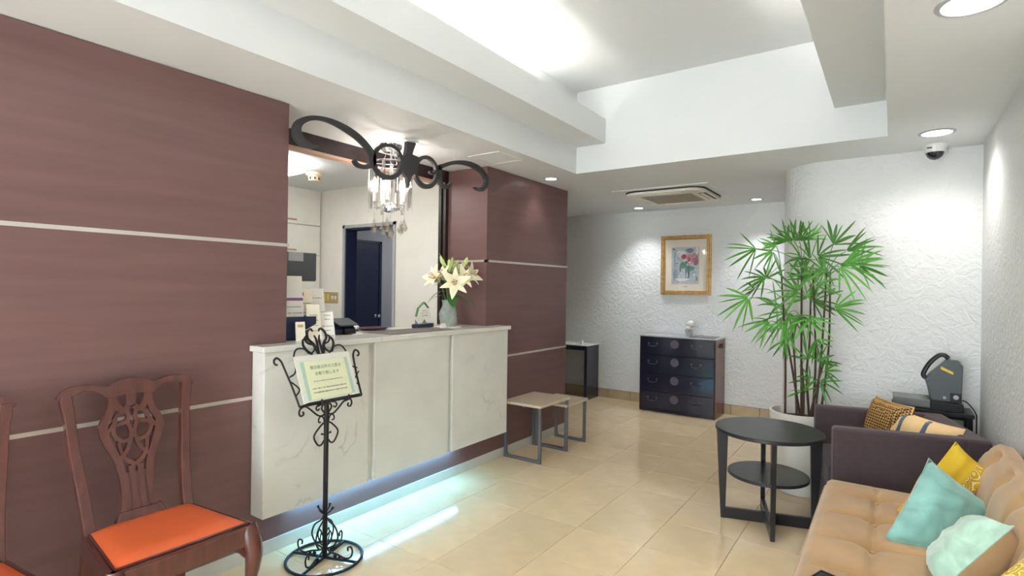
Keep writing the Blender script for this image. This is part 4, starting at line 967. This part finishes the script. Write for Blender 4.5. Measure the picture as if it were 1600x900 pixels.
fans = [(370, 150, 95, 150, 100, 9), (395, 150, 70, 120, 95, 8), (345, 150, 140, 110, 90, 7), (440, 140, 60, 110, 90, 7), (215, 182, 195, 110, 120, 7), (285, 195, 215, 130, 110, 8), (300, 170, 160, 90, 90, 6), (535, 165, 58, 105, 115, 8), (588, 192, 35, 55, 118, 7), (640, 250, 12, 140, 125, 8), (495, 275, 185, 190, 125, 9),
        (440, 225, 160, 150, 120, 8), (400, 215, 200, 170, 120, 8), (470, 215, 20, 150, 115, 8), (560, 255, -25, 130, 130, 8), (585, 240, 10, 90, 130, 7), (258, 305, 120, 170, 100, 9), (250, 300, 210, 110, 95, 6), (185, 385, 215, 130, 115, 8), (210, 350, 160, 100, 90, 6), (430, 385, 95, 200, 120, 9), (390, 360, 150, 170, 120, 9), (350, 445, 230, 190, 140, 10), (300, 420, 190, 170, 140, 9),
        (450, 400, 20, 150, 110, 8), (540, 430, 12, 120, 110, 8), (440, 470, 270, 190, 120, 9), (390, 455, 285, 150, 130, 8), (330, 490, 240, 110, 110, 7), (270, 480, 215, 110, 110, 7), (335, 560, 245, 80, 70, 5), (480, 330, 60, 160, 110, 8), (420, 310, 100, 150, 100, 8), (500, 690, 5, 160, 85, 7), (470, 650, 60, 140, 80, 6), (440, 720, 170, 150, 80, 6), (410, 770, 110, 160, 90, 6), (480, 730, 320, 140, 80, 6), (520, 370, 80, 120, 70, 6), (460, 560, 300, 130, 80, 6), (430, 640, 100, 120, 80, 5)]
for k, (x, y, ang, spr, L, n) in enumerate(fans):
    px = pcr(x, y); dy = rd.uniform(-.26, .12)
    if y > 540: dy *= .5
    c0 = aty(*px, PY+dy)
    bs = None      # attach to the nearest stem point a little lower
    for s_ in sw_:
        for p in s_:
            if p.z > c0.z-.02: continue
            d_ = (p-c0).length + abs((c0.z-p.z)-.10)*.6
            if bs is None or d_ < bs[0]: bs = (d_, p)
    p0 = bs[1] if bs else V((PX, PY, .55))
    mid = (p0+c0)/2+V((0, 0, .03))
    depth = (c0-CAM).dot(_f); Lw = L/2.647*depth/FPX
    fd = R(ang); tilt = rd.uniform(-.6, 1.1)       # fan leans towards or away from the viewer
    e1 = (_r*cos(fd)+_u*sin(fd)).normalized(); e2 = (-_r*sin(fd)+_u*cos(fd)).normalized()
    dirv = (e1-_f*tilt).normalized(); nrm = dirv.cross(e2).normalized()
    lf = MB()
    for i in range(n):
        a = R(-spr/2+spr*i/(n-1)+rd.uniform(-4, 4)); cu = .35*cos(a*1.1)
        d = (dirv*cos(a)+e2*sin(a)+nrm*rd.uniform(-.22, .22)).normalized()
        ll = Lw*(.72+.28*cos(a))*rd.uniform(.85, 1.1); sdv = d.cross(nrm)
        vs, fs = blade(c0+d*.008, d, ll*1.12, .0145*rd.uniform(.75, 1.35), rd.uniform(.0, .3), pm, 'leaf', 5, side=(sdv*.85+nrm*rd.uniform(-.6, .6)))
        for vi, p in enumerate(vs):      # leaflets end blunt, not in a needle point
            if p.y > 4.58 and p.x > -.5: vs[vi] = V((p.x, 4.58, p.z))
        lf.add(vs, fs)
    lo = obj('leaf', lf, 'leaf', pm, world=True, smooth='all')
    obj('petiole', MB().tube(spline([tuple(p0), tuple(mid), tuple(c0)], 5), .0028, 5), 'petiole', lo, world=True)

# ================================================================== CORNER STAND AND MACHINE
cst = thing('corner_stand', 'small black stand in the corner behind the armchair', 'stand', (.22, 4.45, 0))
obj('top', B(-.2, .2, -.125, .125, .635, .66), 'blackp', cst, bevel=.003)
for x in (-.18, .18):
    for y in (-.105, .105): obj('leg', B(x-.012, x+.012, y-.012, y+.012, 0, .635), 'blackp', cst)
obj('rail', B(-.18, .18, .10, .11, .58, .635), 'blackp', cst)
gb = thing('flat_grey_case', 'flat grey case lying on the corner stand beside the machine', 'case', (.11, 4.44, .66))
obj('lid', B(-.10, .095, -.085, .12, .012, .062), mat('mid_grey_plastic', (122, 126, 126), .5, var=.03), gb, bevel=.004); obj('tray', B(-.105, .098, -.088, .123, 0, .013), 'blackp', gb, bevel=.002)
mc = thing('portable_machine', 'dark grey portable machine with loop handle and yellow stripe', 'machine', (.275, 4.43, .66))
mfn = lambda p, q, t: (p, t, q)
obj('foot_block', MB().prism([(-.07, 0), (.095, 0), (.095, .05), (-.07, .065)], mfn, -.08, .08), 'blackp', mc, bevel=.004)
bp = [(-.068, .06), (.085, .058), (.09, .29), (.062, .325), (.02, .322), (-.075, .215), (-.098, .185), (-.085, .145)]
obj('housing', MB().prism(bp, mfn, -.07, .07), 'greyp', mc, bevel=.006)
obj('top_cap', MB().prism([(.03, .322), (.085, .30), (.085, .318), (.04, .335)], mfn, -.05, .05), 'ltgrey', mc, bevel=.003)
obj('loop_handle', MB().tube(spline([(-.09, 0, .19), (-.105, 0, .215), (-.075, 0, .285), (-.03, 0, .338), (.0, 0, .345), (.022, 0, .325)], 6), .014, 8), 'blackp', mc, smooth=True)
obj('yellow_stripe', MB().prism([(-.02, .262), (.042, .232), (.042, .248), (-.02, .28)], mfn, -.0715, -.07), 'yellowl', mc)
obj('socket_panel', B(.028, .082, -.074, -.07, .065, .118), 'blackp', mc, bevel=.002); obj('socket', MB().lathe([(.014, -.004), (.014, 0), (.006, .001)], (.056, -.074, .093), 14, 'y'), 'ltgrey', mc)
obj('knob', MB().lathe([(.009, -.008), (.009, 0)], (-.0, -.07, .085), 12, 'y'), 'ltgrey', mc)
obj('power_cord', MB().tube(spline([(.09, -.02, .07), (.115, -.03, .06), (.155, -.03, .0), (.16, -.03, -.08), (.16, -.03, -.6)], 6), .004, 6), 'blackp', mc, smooth=True)

# ================================================================== BEIGE SOFA
sf = thing('tufted_sofa', 'beige velvet sofa with button tufted seat along the right wall', 'sofa', (0, 0, 0))
SY0, SY1, SX0, SXB = .95, 3.27, -.275, .31
def tuft(a, b, du, dv_, depth, cu, cv):
    # dimple field: buttons on a grid, creases between
    x = (a/du) % 1; y = (b/dv_) % 1
    dx = min(x, 1-x)*du; dy = min(y, 1-y)*dv_
    r = math.hypot(dx, dy); d = depth*math.exp(-(r/.035)**2) + depth*.45*math.exp(-(dx/.012)**2) + depth*.55*math.exp(-(dy/.012)**2)
    return min(d, depth)
def seat_top(u, v):
    x = SX0+(SXB-SX0)*u; y = SY0+(SY1-SY0)*v
    ex = min(x-SX0, .5); ey = min(y-SY0, SY1-y); e = min(ex, ey)
    rnd = .05*(1-max(0, 1-max(0, e)/.05)**2)**.5 if e < .05 else .05
    puff = .015*(1-math.exp(-e/.08))
    d = tuft(x-SX0+.06, SY1-y+.06, .285, .285, .045, 0, 0) if e > .03 else 0
    if e > .03: d *= min(1, (e-.03)/.08)
    return (x, y, .385+rnd+puff-d)
m_ = MB().grid(seat_top, 56, 150); obj('seat_cushion', m_, 'velvet', sf, smooth='all')
obj('seat_side', MB().box(SX0, SXB, SY0, SY1, .20, .386), 'velvet', sf)
obj('seat_piping', MB().tube([(SX0+.001, SY0+.02+(SY1-SY0-.04)*i/30, .392) for i in range(31)]+[(SX0+.01+(SXB-SX0-.03)*i/10, SY1-.001, .392) for i in range(11)], .004, 6), 'velvetb', sf, smooth=True)
def back_face(u, v):
    # profile swept in y: front face of the back, rolling over the top
    prof = [(.30, .36), (.285, .46), (.295, .56), (.325, .66), (.355, .715), (.395, .742), (.44, .735), (.462, .70), (.464, .36)]
    k = u*(len(prof)-1); i = min(int(k), len(prof)-2); t = k-i
    x = prof[i][0]*(1-t)+prof[i+1][0]*t; z = prof[i][1]*(1-t)+prof[i+1][1]*t
    y = SY0+(SY1-.02-SY0)*v; e = min(y-SY0, SY1-.02-y); rnd = max(0, 1-e/.07)
    q = .03*rnd*rnd
    d = 0
    if z < .73 and u < .6: d = tuft(z-.36+.03, SY1-y+.06, .19, .285, .028, 0, 0)*min(1, e/.08)
    return (x+d+(q if u < .55 else 0), y, z-(q if u > .3 else 0))
m_ = MB().grid(back_face, 48, 130); 
for yv in (0, 1):
    cap = [back_face(i/24, yv) for i in range(25)]; m_.add(cap, [tuple(range(25))])
obj('backrest', m_, 'velvet', sf, smooth='all')
for k in range(8):
    y = SY1+.06-.285*(k+1)
    if y > SY0+.05:
        for x in (SX0-.06+.285, SX0-.06+.57): obj('button', MB().lathe([(.012, -.004), (.009, .004), (.002, .006)], (x, y, .415), 10), 'velvetb', sf, smooth=True)
for x in (SX0+.06, .40):
    for y in (SY0+.08, SY1-.08): obj('foot', MB().lathe([(.018, 0), (.026, .20)], (x, y, 0), 12), 'blackwood', sf)
TL = atz(1283, 892, .472)-V((cos(R(115)), sin(R(115)), 0))*.0778; TL.z = .452
tray = thing('dark_tray', 'dark grey slab corner on the sofa seat at the bottom edge', 'tray', TL, R(70))
obj('slab', MB().cham(-.14, .055, -.14, .055, 0, .02, .003), 'blackwood', tray); obj('rim', MB().box(-.14, .055, .052, .055, .018, .024).box(.052, .055, -.14, .052, .018, .024), 'blackwood', tray)

# cushions on the sofa, from corner points on the seat
def corner_pillow(label, Apx, Az, Cpx, L, Dpx, T, mats, far=True, seatlift=0):
    Aw = atz(*Apx, Az); d = ray(*Cpx); o = CAM-Aw; a = d.dot(d); b = 2*d.dot(o); c_ = o.dot(o)-L*L; D = b*b-4*a*c_
    t = (-b+(D**.5 if D > 0 else 0))/2/a; Cw = CAM+d*t
    d2 = ray(*Dpx); n1 = Aw-Cw; t2 = (n1.dot(Cw-CAM))/n1.dot(d2); Dw = CAM+d2*t2
    ex = Dw-Cw; ey = Cw-Aw; w_ = ex.length; 
    P = (Aw+Dw)/2
    return pillow('throw_pillow', label, P, ex, ey, w_*1.04, L*1.04, T, mats)
yp = corner_pillow('plain yellow cushion with scroll print corner leaning behind the teal one', (1405, 797), .47, (1493, 694), .40, (1553, 742), .11, ('yellow', 'yellowp', 'yellow'))
def pcor(u, v):
    w0, h0 = yp['pw'], yp['ph']; a, b = .45*u+.5, .38*v+.05
    a, b = 2*a-1, -(2*b-1) if False else .1+.75*v
    k = max(0, (1-a**4)*(1-b**4))**.55
    return (a*w0/2*(1-.07*(1-b*b)*a**4), b*h0/2*(1-.07*(1-a*a)*b**4), .055*k+.05*.11*sin(9*a+4*b)*sin(5*b-3*a)*k+.0015)
obj('scroll_print', MB().grid(pcor, 10, 10), 'yellowp', yp, smooth='all')
corner_pillow('teal velvet cushion with beige back leaning on the sofa', (1387, 838), .465, (1452, 720), .385, (1547, 793), .13, ('teal', 'velvetb', 'teal'))
vd = ray(1520, 870).normalized(); p2 = atz(1468, 922, .475); p1 = CAM+ray(1583, 822)*((p2-CAM).dot(vd)/ray(1583, 822).dot(vd)); e1 = (p1-p2).normalized()
n0 = vd.cross(e1).normalized(); n0 = n0 if n0.z > 0 else -n0
e2 = (vd-e1*vd.dot(e1)+n0*.10).normalized()
pillow('throw_pillow', 'mint velvet cushion with beige back tipped over on the sofa', (p1+p2)/2+e2*.17, e1, e2 if e1.cross(e2).dot(n0) > 0 else -e2, (p1-p2).length, .36, .16, ('mint', 'velvetb', 'mint'))
pillow('throw_pillow', 'yellow scroll printed cushion cut by the lower right corner', (.24, 1.72, .60), (.2, 1, .1), (.45, .1, .9), .40, .38, .13, ('yellowp', 'yellowp', 'yellow'))
